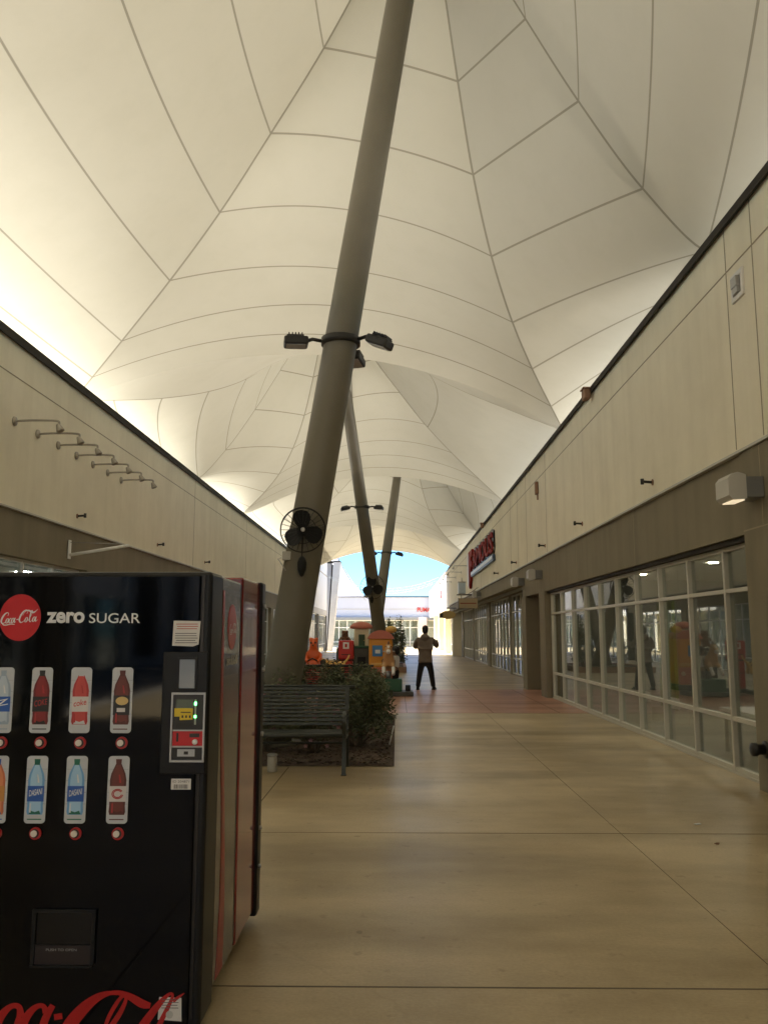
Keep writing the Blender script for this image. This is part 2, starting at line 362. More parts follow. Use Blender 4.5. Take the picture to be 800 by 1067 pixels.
# ------------------------------------------------------------------ storefront glazing
def glazing(parent, X, ys, z0, head, rails, fm, side=1, depth=.09, name='window', fw=.046, gm=None):
    """side=+1: the shop is on +X. one framed window part with its panes"""
    f = MB(); d0, d1 = X - depth * .6, X + depth * .4
    for y in ys: f.box(d0, d1, y - fw / 2, y + fw / 2, z0, head)
    for a, b in zip(ys[:-1], ys[1:]):
        for z in [z0 + fw / 2] + list(rails) + [head - fw / 2]:
            f.box(d0 + .006, d1 - .006, a + fw / 2, b - fw / 2, z - fw / 2, z + fw / 2)
    fo = f.build(name, fm, parent)
    zs = [z0 + fw / 2] + list(rails) + [head - fw / 2]
    for (a, b) in zip(ys[:-1], ys[1:]):
        p = MB()
        for c, e in zip(zs[:-1], zs[1:]):
            p.box(X - .004, X + .004, a + fw / 2, b - fw / 2, c + fw / 2, e - fw / 2)
        p.build('pane', gm or M['glass'], fo)
    return fo
def frange(a, b, n): return [a + (b - a) * i / n for i in range(n + 1)]

# ------------------------------------------------------------------ right outlet building
rb = thing('outlet_building', 'long cream and taupe outlet building with gridded shop windows along the right of the walkway', 'building', (0, 0, 0))
mb = MB().box(3.65, 3.95, -16, 59, 3.46, 6.0)
G = 1
mb.box(3.647, 3.66, -16, 59, 5.49, 5.508, G)
for y in (-9, -3, 2.5, 8.25, 8.93, 20.45, 23.6, 25.3, 26.9, 36.6, 44, 52): mb.box(3.6465, 3.66, y - .008, y + .008, 3.5, 6.0, G)
mb.build('wall', [M['stucco'], M['groove']], rb)
mb = MB().box(3.59, 4.02, -16, 59.03, 6.003, 6.07); mb.box(3.59, 3.62, -16, 59.03, 5.97, 6.003)
mb.build('coping', M['coping'], rb)
MB().box(3.60, 3.70, -16, 59, 3.435, 3.462).build('drip_ledge', M['galv'], rb)
mb = MB().box(3.66, 3.95, -16, 24.72, 2.58, 3.435); mb.box(3.66, 3.95, 24.72, 59, 3.0, 3.435); mb.box(3.95, 4.75, 24.72, 59, 3.005, 3.1)
for y in (13.0, 17.2, 31, 37): mb.box(3.657, 3.67, y - .006, y + .006, 2.6 if y < 24 else 3.0, 3.43, 1)
mb.build('fascia_band', [M['taupe'], M['groove']], rb)
MB().box(3.70, 3.95, -15.9, 20.9, 2.525, 2.577).build('window_header', M['coping'], rb)
def pilaster(x0, x1, y0, y1, z1, j=True):
    p = MB().box(x0, x1, y0, y1, 0.0, z1)
    if j: p.box(x0 - .003, x1, y0 - .003, y1 + .003, 2.60, 2.615, 1); p.box(x0 - .004, x1 - .02, (y0 + y1) / 2 + .2, (y0 + y1) / 2 + .212, 2.62, z1, 1)
    p.build('pilaster', [M['taupe'], M['groove']], rb)
pilaster(3.63, 3.95, 7.45, 8.82, 3.432)
pilaster(3.63, 3.95, 20.9, 21.68, 2.578, False); pilaster(3.63, 6.0, 23.95, 24.70, 2.578, False)
pilaster(3.63, 3.95, -5.2, -4.0, 3.432)
for y0, y1 in ((40.2, 41.4), (56.2, 57.6)): pilaster(4.38, 4.66, y0, y1, 3.0, False)
for y0, y1 in ((33.0, 33.5), (48.6, 49.4)): pilaster(4.42, 4.62, y0, y1, 3.0, False)
glazing(rb, 3.83, frange(8.60, 20.84, 10), .03, 2.525, [.60, 2.03], M['alu'])
glazing(rb, 3.83, frange(-3.95, 7.4, 9), .03, 2.525, [.60, 2.03], M['alu'])
glazing(rb, 3.83, frange(-15.5, -5.3, 8), .03, 2.525, [.60, 2.03], M['alu'])
for a, b, n in ((24.8, 32.96, 7), (33.54, 40.16, 6), (41.44, 48.56, 6), (49.44, 56.16, 6)):
    glazing(rb, 4.5, frange(a, b, n), .03, 2.99, [.62, 2.35], M['alu'])
MB().box(3.77, 3.90, -15.6, 20.9, .0, .028).build('sill', M['alu'], rb)
# entrance alcove with a door at its back
mb = MB().box(3.95, 6.0, 21.58, 21.68, 0, 2.578); mb.box(3.95, 6.0, 21.68, 23.95, 2.582, 2.66); mb.box(6.0, 6.1, 21.6, 24.0, 0, 2.6)
mb.build('alcove', M['taupe'], rb)
dr = MB().box(5.93, 5.99, 22.3, 23.3, .01, 2.12).build('door', M['dark'], rb)
MB().tube([(5.90, 22.4, .95), (5.86, 22.4, .97), (5.86, 22.4, 1.25), (5.90, 22.4, 1.27)], .012).build('handle', M['steel'], dr)
MB().box(3.95, 14, -16, 59, 5.3, 5.42).build('roof', M['roof'], rb)
# interior rooms
mb = MB().box(9.5, 9.6, -16, 21.5, 0, 5.3); mb.box(3.96, 9.5, 21.45, 21.55, 0, 5.3); mb.box(3.96, 9.5, -16.1, -16, 0, 5.3)
mb.box(9.5, 9.6, 24.0, 59, 0, 5.3); mb.box(4.7, 9.5, 59, 59.1, 0, 5.3); mb.box(6.1, 9.5, 24.0, 24.1, 0, 5.3); mb.box(3.96, 3.97, -16, 59, 2.9, 5.28)
mb.box(6.6, 6.72, 14.4, 16.0, 0, 2.85); mb.box(7.4, 9.5, 10.5, 10.6, 0, 2.85)
mb.build('interior_wall', M['room'], rb)
mb = MB().box(3.92, 9.5, -16, 21.45, -.02, .012); mb.box(4.62, 9.5, 24.1, 59, -.02, .012); mb.build('interior_floor', M['room_floor'], rb)
mb = MB().box(3.98, 9.5, -16, 21.45, 2.86, 2.9); mb.box(4.76, 9.5, 24.1, 59, 3.12, 3.16); mb.build('interior_ceiling', M['room_ceil'], rb)
for x, y in ((5.6, 11.3), (5.7, 13.3), (5.9, 15.8), (7.8, 12.4), (7.6, 17.5), (5.5, 19), (6.2, 29), (6.2, 37), (6.2, 45), (6.2, 53)):
    MB().lathe([(.09, 2.85), (.075, 2.845)], 12).build('ceiling_light', M['shop_lamp'], rb).location = (x, y, 0)
# shop display pieces behind the glass
t = thing('display_board', 'lime green display board standing behind the right shop window', 'display', (4.75, 15.1, .012))
MB().bbox(-.03, .03, -.42, .42, .25, 2.1, .01).build('panel', M['green_panel'], t)
MB().box(-.2, .2, -.4, -.34, 0, .25).box(-.2, .2, .34, .4, 0, .25).build('foot', M['alu'], t)
t = thing('display_table', 'low white display table behind the right shop window near the pilaster', 'table', (4.6, 10.9, .012))
MB().bbox(-.3, .3, -.7, .7, .52, .57, .008).build('tabletop', M['white'], t)
for x in (-.25, .25):
    for y in (-.62, .62): MB().box(x - .02, x + .02, y - .02, y + .02, 0, .52).build('leg', M['steel'], t)
for i, (y, lab) in enumerate(((12.6, 'small white notice board at the foot of the shop glass, nearer the pilaster'), (14.0, 'small white notice board at the foot of the shop glass, nearer the green board'))):
    o = MB().bbox(-.012, .012, -.3, .3, 0, .16, .004).build('notice_board', M['white']); o.location = (4.0, y, .47)
    MB().box(-.02, .02, -.02, .02, -.458, 0).build('foot', M['steel'], o); tag(o, lab, 'sign', 'white boards inside the glass')

# ------------------------------------------------------------------ left outlet building
lb = thing('outlet_building', 'cream walled outlet building along the left of the walkway with a row of gooseneck lamps', 'building')
mb = MB().box(-6.2, -5.9, -8.5, 50, 3.46, 6.05)
mb.box(-5.91, -5.897, -8.5, 50, 5.49, 5.508, 1)
for y in (-1, 6, 24.4, 33, 41): mb.box(-5.91, -5.8965, y - .008, y + .008, 3.5, 6.0, 1)
mb.build('wall', [M['stucco'], M['groove']], lb)
mb = MB().box(-6.27, -5.84, -8.5, 50, 6.053, 6.14); mb.box(-5.87, -5.84, -8.5, 50, 6.0, 6.053); mb.build('coping', M['coping'], lb)
MB().box(-5.95, -5.85, -8.5, 50, 3.435, 3.462).build('drip_ledge', M['galv'], lb)
mb = MB().box(-6.2, -5.91, -8.5, 50, 2.74, 3.435); mb.build('fascia_band', M['taupe'], lb)
ys0 = [-7.6, .4, 8.4, 16.4, 24.4, 32.4, 40.4, 48.6]
for a, b in zip(ys0[:-1], ys0[1:]):
    glazing(lb, -6.08, frange(a + .4, b - .4, 6), .03, 2.735, [.6, 2.1], M['alu_white'], name='window')
for y in ys0: MB().box(-6.2, -5.90, y - .37, y + .37, 0, 2.738).build('pilaster', M['taupe'], lb)
MB().box(-16, -6.2, -8.5, 50, 5.3, 5.42).build('roof', M['roof'], lb)
mb = MB().box(-11, -10.9, -8.5, 50, 0, 5.3); mb.box(-10.9, -5.95, -8.5, -8.4, 0, 5.3); mb.box(-10.9, -6.21, 49.9, 50, 0, 5.3); mb.box(-6.23, -6.21, -8.4, 50, 2.9, 5.28); mb.build('interior_wall', M['room'], lb)
MB().box(-10.9, -6.18, -8.4, 50, -.02, .012).build('interior_floor', M['room_floor'], lb)
MB().box(-10.9, -6.25, -8.4, 50, 2.86, 2.9).build('interior_ceiling', M['room_ceil'], lb)

for y in (-6, -2, 4, 9, 14, 18, 22, 26, 30, 35, 40, 45):
    MB().lathe([(.16, 2.85), (.14, 2.845)], 12).build('ceiling_light', M['shop_lamp_cool'], lb).location = (-8.0, y, 0)  # unseen lamps, added so the left panes look bright in reflections
pb = thing('plaza_building', 'pale shop building behind the viewer, mirrored faintly in the black machine door', 'building')  # unseen block, added only for its reflection in the machine door
mb = MB().box(-22, -13, -34, -9.5, 3.2, 13.0); mb.box(-13.01, -12.99, -34, -9.5, 4.8, 4.84, 1); mb.box(-13, 14, -44, -34.05, 0, 13.0)
for i in range(14): mb.box(-12.6 + 1.9 * i, -12.6 + 1.9 * i + (.5 if i % 3 else 1.1), -34.06, -33.9, .5, 12.2, 2)  # dark bars added to stripe that reflection
mb.build('wall', [M['stucco_white'], M['groove'], M['coping']], pb)
MB().box(-22.1, -12.9, -34, -9.5, 13.003, 13.12).build('coping', M['coping'], pb)
for a, b in ((-33.6, -28), (-27.2, -22), (-21.2, -16), (-15.2, -10)): glazing(pb, -13.2, frange(a, b, 4), .03, 3.19, [.7, 2.3], M['alu_white'])
for y0, y1 in ((-27.97, -27.23), (-21.97, -21.23), (-15.97, -15.23), (-9.97, -9.5), (-34, -33.63)): MB().box(-13.5, -13, y0, y1, 0, 3.197).build('pilaster', M['stucco'], pb)
MB().box(-14.6, -14.5, -34, -9.5, 0, 3.19).build('interior_wall', M['room'], pb)
# far left taller block, open to the sky
fb = thing('tall_shop_block', 'taller pale grey shop block past the canopy at the left end of the walkway', 'building')
mb = MB().box(-14, -5.9, 50.1, 72, 3.45, 9.2)
for z in (6.35, 7.75): mb.box(-5.91, -5.896, 50.1, 72, z - .05, z + .03, 1)
mb.build('wall', [M['stucco_grey'], M['groove']], fb)
MB().box(-14.1, -5.82, 50.05, 72.08, 9.203, 9.32).build('coping', M['coping'], fb)
MB().box(-14, -5.88, 50.1, 72, 3.0, 3.447).build('fascia_band', mat('grey_band', (.36, .35, .34), .8), fb)
for a, b in ((50.5, 56.6), (57.4, 63.8), (64.8, 71.4)):
    glazing(fb, -6.0, frange(a, b, 5), .03, 2.99, [.7, 2.3], M['alu_white'])
for a, b in ((56.6, 57.4), (63.8, 64.8), (71.4, 72), (50.1, 50.5)):
    MB().box(-6.25, -5.9, a + .03, b - .03, 0, 2.997).build('pilaster', M['coping'], fb)
mb = MB().box(-7.6, -7.5, 50.2, 71.9, 0, 2.99); mb.build('interior_wall', M['white'], fb)

# far right block in the sun
wb = thing('sunlit_shop_block', 'white sunlit shop block past the canopy at the right end of the walkway', 'building')
mb = MB().box(3.70, 14, 59.1, 95, 3.3, 6.0)
for y in (66, 74, 83): mb.box(3.695, 3.71, y - .02, y + .02, 3.3, 6.0, 1)
mb.build('wall', [M['stucco_white'], M['groove']], wb)
MB().box(3.64, 14.1, 59.1, 95, 6.003, 6.1).build('coping', M['galv'], wb)
for y0, y1 in ((59.15, 60.2), (68.5, 69.8), (78, 79.2), (88, 89.2)): MB().box(3.9, 4.6, y0, y1, 0, 3.297).build('pilaster', M['stucco'], wb)
for a, b in ((60.25, 68.45), (69.85, 77.95), (79.25, 87.95)):
    glazing(wb, 4.4, frange(a, b, 6), .03, 3.29, [.7, 2.4], M['alu_white'])
MB().box(5.6, 5.7, 59.1, 95, 0, 3.29).build('interior_wall', M['white'], wb)

# building closing the view
eb = thing('end_shop_building', 'blue grey shop building closing the far end of the walkway', 'building')
mb = MB().box(-13, 9, 96, 110, 3.35, 5.6); mb.box(-13, 9, 95.98, 96.02, 4.25, 4.29, 1); mb.build('wall', [M['lav'], M['groove']], eb)
MB().box(-13.1, 9.1, 95.9, 110, 5.603, 5.72).build('coping', M['coping'], eb)
MB().box(-13, 9, 95.4, 110, 3.05, 3.345).build('fascia_band', mat('slate_band', (.20, .22, .24), .7), eb)
def glazing_x(parent, Y, xs, z0, head, rails, fm, fw=.09):
    f = MB()
    for x in xs: f.box(x - fw / 2, x + fw / 2, Y - .06, Y + .04, z0, head)
    zs = [z0 + fw / 2] + list(rails) + [head - fw / 2]
    for a, b in zip(xs[:-1], xs[1:]):
        for z in zs: f.box(a + fw / 2, b - fw / 2, Y - .055, Y + .035, z - fw / 2, z + fw / 2)
    fo = f.build('window', fm, parent)
    for a, b in zip(xs[:-1], xs[1:]):
        p = MB()
        for c, e in zip(zs[:-1], zs[1:]): p.box(a + fw / 2, b - fw / 2, Y - .004, Y + .004, c + fw / 2, e - fw / 2)
        p.build('pane', M['glass'], fo)
for a, b in ((-12.6, -8.2), (-7.4, -2.8), (-2.0, 2.4), (3.2, 8.6)):
    glazing_x(eb, 96.3, frange(a, b, 5), .03, 3.04, [.6, 2.2], M['alu_white'])
for x0, x1 in ((-13, -12.65), (-8.15, -7.45), (-2.75, -2.05), (2.45, 3.15), (8.65, 9)): MB().box(x0, x1, 96, 96.6, 0, 3.045).build('pilaster', M['stucco_white'], eb)
MB().box(-13, 9, 97.6, 97.7, 0, 3.04).build('interior_wall', M['stucco_white'], eb)
t = thing('shop_sign', 'small red shop lettering on the blue grey end building', 'sign', (2.35, 95.95, 3.95))
put_text(MB(), 'PUMA', lambda u, v, w: (u, -.02 - w, v), width=1.5, height=.5, extrude=.02, bold=.02).build('lettering', M['red'], t)
t = thing('poster_panel', 'pale pink poster panel under the red lettering by the end shops', 'sign', (2.9, 95.3, 2.35))
MB().bbox(-.45, .5, -.03, .03, 0, .95, .01).build('panel', mat('pale_pink_panel', (.70, .52, .50), .6), t)
MB().tube([(.02, .02, .95), (.02, .02, 1.05)], .02).build('hanger', M['steel'], t)

# grey tapering pylon and the sail behind it
t = thing('entrance_pylon', 'tall tapering grey pylon with a dark slot at the left end of the walkway', 'pylon', (0, 0, 0))
def quadprism(mb, lo, hi, z0, z1, mi=0):
    (ax0, ax1, ay0, ay1), (bx0, bx1, by0, by1) = lo, hi
    vs = [(ax0, ay0, z0), (ax1, ay0, z0), (ax1, ay1, z0), (ax0, ay1, z0), (bx0, by0, z1), (bx1, by0, z1), (bx1, by1, z1), (bx0, by1, z1)]
    return mb.add(vs, [(3, 2, 1, 0), (4, 5, 6, 7), (0, 1, 5, 4), (1, 2, 6, 5), (2, 3, 7, 6), (3, 0, 4, 7)], mi)
quadprism(MB(), (-6.6, -6.25, 76, 77.4), (-6.5, -5.82, 76, 77.4), 0, 7.8).build('slab', mat('pylon_grey', (.30, .30, .31), .7, var=.04), t)
quadprism(MB(), (-6.14, -5.75, 75.7, 77.2), (-5.66, -5.02, 75.7, 77.2), 0, 7.9).build('slab', mat('pylon_light_grey', (.42, .42, .42), .7, var=.04), t)
quadprism(MB(), (-6.25, -6.14, 76.3, 77), (-5.82, -5.66, 76.3, 77), 0, 7.7).build('slot_back', M['coping'], t)
MB().box(-6.5, -5.0, 75.65, 77.45, 7.905, 8.0).build('cap', M['coping'], t)
MB().tube([(-5.2, 76.5, 8.0), (-5.2, 76.5, 9.6)], .03).build('finial', M['steel'], t)
t = thing('sail_canopy', 'white peaked sail canopy rising behind the end building roof', 'canopy', (0, 0, 0))
mb = MB(); vs = []; n = 40
for i in range(16):
    r = i / 15
    for j in range(n):
        a = 2 * math.pi * j / n
        vs.append((-9.2 + 8.5 * r * math.cos(a), 124 + 8.5 * r * math.sin(a), 4.6 + 9.4 * (1 - r) ** 2.0 + .7 * r * math.cos(4 * a)))
mb.add(vs, [(i * n + j, i * n + (j + 1) % n, (i + 1) * n + (j + 1) % n, (i + 1) * n + j) for i in range(15) for j in range(n)], 0, True)
mb.build('membrane', M['sail'], t)
MB().tube([(-9.2, 124, 0), (-9.2, 124, 15)], .2).build('mast', M['steel'], t)

# ------------------------------------------------------------------ tensile canopies
KN = [0, .24, .38, .535, .70, .885, 1.]
LONG = ([0, .238, .381, .534, .703, .887, 1.10], [1, .702, .563, .424, .300, .182, .05])
SHORT = ([0, .158, .242, .356, .509, .68, 1.03], [1, .600, .425, .280, .174, .108, .02])
MID = ([0, .372, .553, .761, .957, 1.12, 1.25], [1, .572, .372, .170, .030, -.01, -.03])
MIX = tuple([(a_ + b_) / 2 for a_, b_ in zip(x_, y_)] for x_, y_ in zip(LONG, SHORT))
def herm(xs, ys, x):
    n = len(xs); i = max(j for j in range(n - 1) if xs[j] <= x + 1e-9)
    def sl(k):
        if k == 0: return (ys[1] - ys[0]) / (xs[1] - xs[0])
        if k == n - 1: return (ys[-1] - ys[-2]) / (xs[-1] - xs[-2])
        a = (ys[k] - ys[k - 1]) / (xs[k] - xs[k - 1]); b = (ys[k + 1] - ys[k]) / (xs[k + 1] - xs[k])
        return 0 if a * b <= 0 else 2 * a * b / (a + b)
    h = xs[i + 1] - xs[i]; t = (x - xs[i]) / h; m0 = sl(i) * h; m1 = sl(i + 1) * h
    return (2 * t ** 3 - 3 * t * t + 1) * ys[i] + (t ** 3 - 2 * t * t + t) * m0 + (-2 * t ** 3 + 3 * t * t) * ys[i + 1] + (t ** 3 - t * t) * m1
def ridge(P, E, tab):
    rr, hh = tab; re, he = rr[-1], hh[-1]
    def f(k):
        r = herm(KN, rr, k) / re; h = (herm(KN, hh, k) - he) / (1 - he)
        return Vector((P[0] + (E[0] - P[0]) * r, P[1] + (E[1] - P[1]) * r, E[2] + (P[2] - E[2]) * h))
    return f
SEAMS = KN[1:6] + [.955]
DZ = [0, .05, .25, .65, 1.0, 1.30, 1.45]; DY = [0, 0, .1, .4, .8, .6, 0.]
def canopy(label, P, nL, nR, fL, fR, odd):
    t = thing('tensile_canopy', label, 'canopy', (0, 0, 0), group='tent canopies over the walkway')
    P = Vector(P)
    tl, tr = (LONG, SHORT) if odd else (SHORT, LONG)
    RfL, RfR = ridge(P, fL, tl), ridge(P, fR, tr)
    RnL, RnR = ridge(P, nL, LONG if odd else MIX), ridge(P, nR, LONG)
    if odd: E = (5.05, P.y - .9, 6.0)
    else: E = (-7.5, P.y - .1, 6.0)
    Md = ridge(P, E, MID)
    far = lambda k: Vector((0, herm(KN, DY, k), herm(KN, DZ, k)))
    near = lambda k: Vector((0, -herm(KN, DY, k), herm(KN, DZ, k)))
    out = lambda sx, a, dz=.35: (lambda k: Vector((sx * a * k ** 2.2, 0, dz * k ** 2.5)))
    panels = [(RfL, RfR, far), (RnR, RnL, near)]
    if odd: panels += [(RfR, Md, out(1, .35, .35)), (Md, RnR, out(1, .35, .35)), (RnL, RfL, out(-1, .8, .5))]
    else: panels += [(Md, RfL, out(-1, .4, .4)), (RnL, Md, out(-1, .4, .4)), (RfR, RnR, out(1, 1.1, .5))]
    mb = MB(); ns = 28
    def pos(A, B, D, k, s): return A(k) * (1 - s) + B(k) * s + D(k) * (4 * s * (1 - s))
    for A, B, D in panels:
        cuts = []
        plain = (A is RfR and B is RnR) or (A is RnR and B is RnL)
        for kk in ([.55] if plain else SEAMS):
            g = (pos(A, B, D, kk + .004, .5) - pos(A, B, D, kk - .004, .5)).length / .008
            cuts.append((kk - .016 / g, kk + .016 / g))
        ks = []; band = []                          # rows, and which strips are welded seams
        edges = [.025] + [e for c in cuts for e in c] + [1.]
        for q in range(len(edges) - 1):
            n_ = 1 if q % 2 else max(3, math.ceil((edges[q + 1] - edges[q]) * 70))
            for i in range(n_): ks.append(edges[q] + (edges[q + 1] - edges[q]) * i / n_); band.append(q % 2)
        ks.append(1.)
        vs = []
        for k in ks:
            L_ = (A(k) - B(k)).length + .3; wd = min(.024 / L_, .2)
            for j in range(ns + 1):
                sj = 0 if j == 0 else 1 if j == ns else wd + (1 - 2 * wd) * (j - 1) / (ns - 2)
                vs.append(pos(A, B, D, k, sj))
        w = ns + 1
        for i in range(len(ks) - 1):
            for j in range(ns):
                mb.f.append([len(mb.v) + i * w + j, len(mb.v) + i * w + j + 1, len(mb.v) + (i + 1) * w + j + 1, len(mb.v) + (i + 1) * w + j])
                mb.mi.append(1 if band[i] or j in (0, ns - 1) else 0); mb.sm.append(True)
        mb.v += [tuple(v) for v in vs]
    mb.build('membrane', [M['membrane'], M['seam']], t)
    lip = MB()
    for A, B, D in panels[2:]:
        ribbon(lip, [pos(A, B, D, 1, j / 24) + Vector((0, 0, -.01)) for j in range(25)], .05, .02)
    lip.build('edge_cable', M['steel'], t)
    MB().lathe([(.42, P.z - .55), (.40, P.z - .1), (.2, P.z + .05)], 20).build('peak_cap', M['galv'], t).location = (P.x, P.y, 0)
    return t
def ribbon(mb, pts, w, h):
    k = len(pts); vs = []
    for i, p in enumerate(pts):
        d = (pts[min(i + 1, k - 1)] - pts[max(i - 1, 0)]).normalized()
        a = d.cross(Vector((0, 0, 1))).normalized(); b = a.cross(d).normalized()
        vs += [p + a * w - b * h, p - a * w - b * h, p - a * w + b * h, p + a * w + b * h]
    mb.add(vs, [(4 * i + j, 4 * i + (j + 1) % 4, 4 * i + 4 + (j + 1) % 4, 4 * i + 4 + j) for i in range(k - 1) for j in range(4)])
Bd = [((-6.5, -11, 6.3), (4.35, -12, 6.4)), ((-6.97, 4.4, 6.5), (4.2, 2.0, 6.4)), ((-6.97, 17.6, 6.5), (4.0, 19.75, 6.33)), ((-6.5, 34.5, 6.3), (4.35, 32.4, 6.4)),
      ((-6.97, 48.3, 6.5), (4.0, 50.5, 6.33)), ((-6.5, 65, 6.4), (4.35, 63, 6.3))]
PK = [(-2.1, -4.3, 12.7), (.45, 11, 12.94), (-2.11, 26.2, 12.71), (.55, 41.5, 12.9), (-2.0, 56.7, 12.7)]
TL = ['cream tent canopy behind the viewer over the vending machines', 'large cream tent canopy nearest overhead, held up by the tall leaning mast with the fan',  # first canopy is out of view, added to block sky light from behind
      'cream tent canopy second along the walkway, over the orange and red rides', 'cream tent canopy third along, over the shop sign with red letters', 'last cream tent canopy, whose arched edge frames the blue sky']
for i in range(5):
    canopy(TL[i], PK[i], Bd[i][0], Bd[i][1], Bd[i + 1][0], Bd[i + 1][1], i % 2 == 1)

# ------------------------------------------------------------------ masts, floodlights, fans
def mast(label, b, p, r0, r1):
    t = thing('canopy_mast', label, 'mast', b, group='leaning canopy masts')
    d = Vector(p) - Vector(b)
    pts = [d * (i / 12) for i in range(13)]
    MB().tube(pts, 0, 28, rad=[r0 + (r1 - r0) * i / 12 for i in range(13)]).build('shaft', M['pole'], t)
    MB().lathe([(r0 * 1.55, 0), (r0 * 1.55, .05), (r0 * 1.2, .06)], 24).build('base_plate', M['pole'], t)
    return t
m1 = ((-1.74, 12, 0.02), (.45, 11, 12.94)); m2 = ((-.48, 34.9, .17), (-2.11, 26.2, 12.71)); m3 = ((-1.08, 35.9, .17), (.55, 41.5, 12.9))
mast('thick taupe mast nearest the bench, leaning right and carrying a round fan', *m1, .275, .185)
mast('taupe mast in the middle distance leaning left behind the rides', *m2, .275, .17)
mast('slimmer looking far taupe mast leaning right, crossing the one in front', *m3, .25, .17)
def on(m, z):
    a, b = Vector(m[0]), Vector(m[1]); f = (z - a.z) / (b.z - a.z); return a + (b - a) * f, f
def floods(label, m, z, r, yaws):
    c, f = on(m, z)
    t = thing('floodlight_cluster', label, 'floodlights', c, group='floodlights on the masts')
    mb = MB().lathe([(r + .015, -.05), (r + .035, -.05), (r + .035, .05), (r + .015, .05)], 24)
    mb.build('clamp_ring', M['dark'], t)
    for a, tilt in yaws:
        T = Matrix.Rotation(a, 4, 'Z')
        ar = MB().tube([T @ Vector((r + .02, 0, 0)), T @ Vector((r + .16, 0, .02)), T @ Vector((r + .26, 0, -.02))], .028); 
        ao = ar.build('arm', M['dark'], t)
        H = T @ Matrix.Translation((r + .22, 0, -.02)) @ Matrix.Rotation(tilt, 4, 'Y')
        hb = MB().bbox(0, .34, -.13, .13, -.07, .05, .025, 0, H); hb.box(.06, .30, -.09, .09, .05, .075, 0, H)
        for k in range(5): hb.box(.08 + .045 * k, .095 + .045 * k, -.11, .11, .05, .10, 0, H)
        ho = hb.build('lamp_head', M['dark'], t)
        MB().box(.04, .31, -.10, .10, -.078, -.0705, 0, H).build('lens', M['steel'], ho)
    return t
fl = [(R(190), R(2)), (R(-25), R(24)), (R(75), R(10))]
floods('dark twin floodlights clamped high on the nearest mast', m1, 5.66, .245, fl)
floods('slim dark floodlights clamped on the left leaning mast further back', m2, 6.15, .235, [(R(190), R(14)), (R(-10), R(5))])
floods('slim dark floodlights on the farthest mast against the sky', m3, 5.15, .21, [(R(185), R(2)), (R(-12), R(16))])
def fan(label, m, z, r_m, tilt, yaw, Rf=.31):
    c, f = on(m, z)
    t = thing('wall_fan', label, 'fan', c, yaw, 'fans on the masts')
    A = Matrix.Rotation(tilt, 4, 'X')
    base = Matrix.Translation((-.06, -(r_m + .22), 0)) @ A @ Matrix.Rotation(R(90), 4, 'X')   # local z -> -Y
    g = MB()
    for zz, rr in ((.09, .30), (.10, .22), (.105, .14), (.06, 1.), (-.06, 1.), (-.08, .6)):
        rad = Rf * rr
        g.tube([base @ Vector((rad * math.cos(a), rad * math.sin(a), zz)) for a in [2 * math.pi * j / 36 for j in range(37)]], .005 if rr < 1 else .008, 6, cap=False)
    for j in range(24):
        a = 2 * math.pi * j / 24; ca, sa = math.cos(a), math.sin(a)
        g.tube([base @ Vector((rad * Rf * ca, rad * Rf * sa, zz)) for rad, zz in ((.12, .105), (.6, .098), (.92, .085), (1.0, .06), (1.0, -.06), (.6, -.08), (.25, -.085))], .0022, 5)
    g.build('guard', M['wire'], t)
    b = MB()
    for j in range(3):
        T = base @ Matrix.Rotation(R(92 + 120 * j), 4, 'Z')
        prof = [(q * Rf / .31, r_ * Rf / .31) for q, r_ in ((.03, .045), (.08, .10), (.15, .135), (.22, .13), (.265, .09), (.28, .02), (.265, -.06), (.22, -.10), (.15, -.11), (.08, -.085), (.03, -.045))]
        n = len(prof); vs = [T @ Vector((u, v, .025 + v * .25)) for u, v in prof] + [T @ Vector((u, v, .018 + v * .25)) for u, v in prof]
        b.add(vs, [tuple(range(n)), tuple(range(2 * n - 1, n - 1, -1))] + [(i, n + i, n + (i + 1) % n, (i + 1) % n) for i in range(n)])
    b.lathe([(.05, -.02), (.05, .06), (.02, .08)], 16, 0, base)
    b.build('blades', M['black'], t)
    h = MB().lathe([(.03, .108), (.03, .116), (.012, .117)], 16, 0, base); h.build('badge', M['steel'], t)
    mo = MB().lathe([(.06, -.22), (.085, -.20), (.085, -.09), (.05, -.06)], 18, 0, base)
    mo.tube([base @ Vector((0, 0, -.18)), Vector((-.05, -r_m + .04, -.03))], .03)
    mo.build('motor', M['black'], t)
    MB().tube([base @ Vector((0, -.09, -.14)), Vector((-.07, -r_m - .09, -.22)), Vector((-.07, -r_m - .07, -.36))], .008).build('cord', M['black'], t)
    MB().lathe([(.02, -.34), (.045, -.37), (.065, -.43), (.06, -.52), (.03, -.60), (.012, -.62)], 14, 0, Matrix.Translation((-.07, -r_m - .07, 0))).build('cord_weight', M['black'], t)
    jb = MB().bbox(-.34, -.22, -.16, -.06, -.38, -.26, .01); jb.tube([(-.35, -.1, -.34), (-.40, -.1, -.36), (-.33, -.1, -.46), (-.29, -.1, -.52)], .008); jb.tube([(-.23, -.1, -.32), (-.15, -.05, -.32)], .012)
    jb.build('junction_box', M['galv'], t)
    return t
fan('black caged fan on the nearest thick mast', m1, 2.93, .26, R(4), R(6), .30)
fan('black caged fan low on the mid walkway masts against the sky', m2, 3.30, .27, R(-2), R(4), .46)

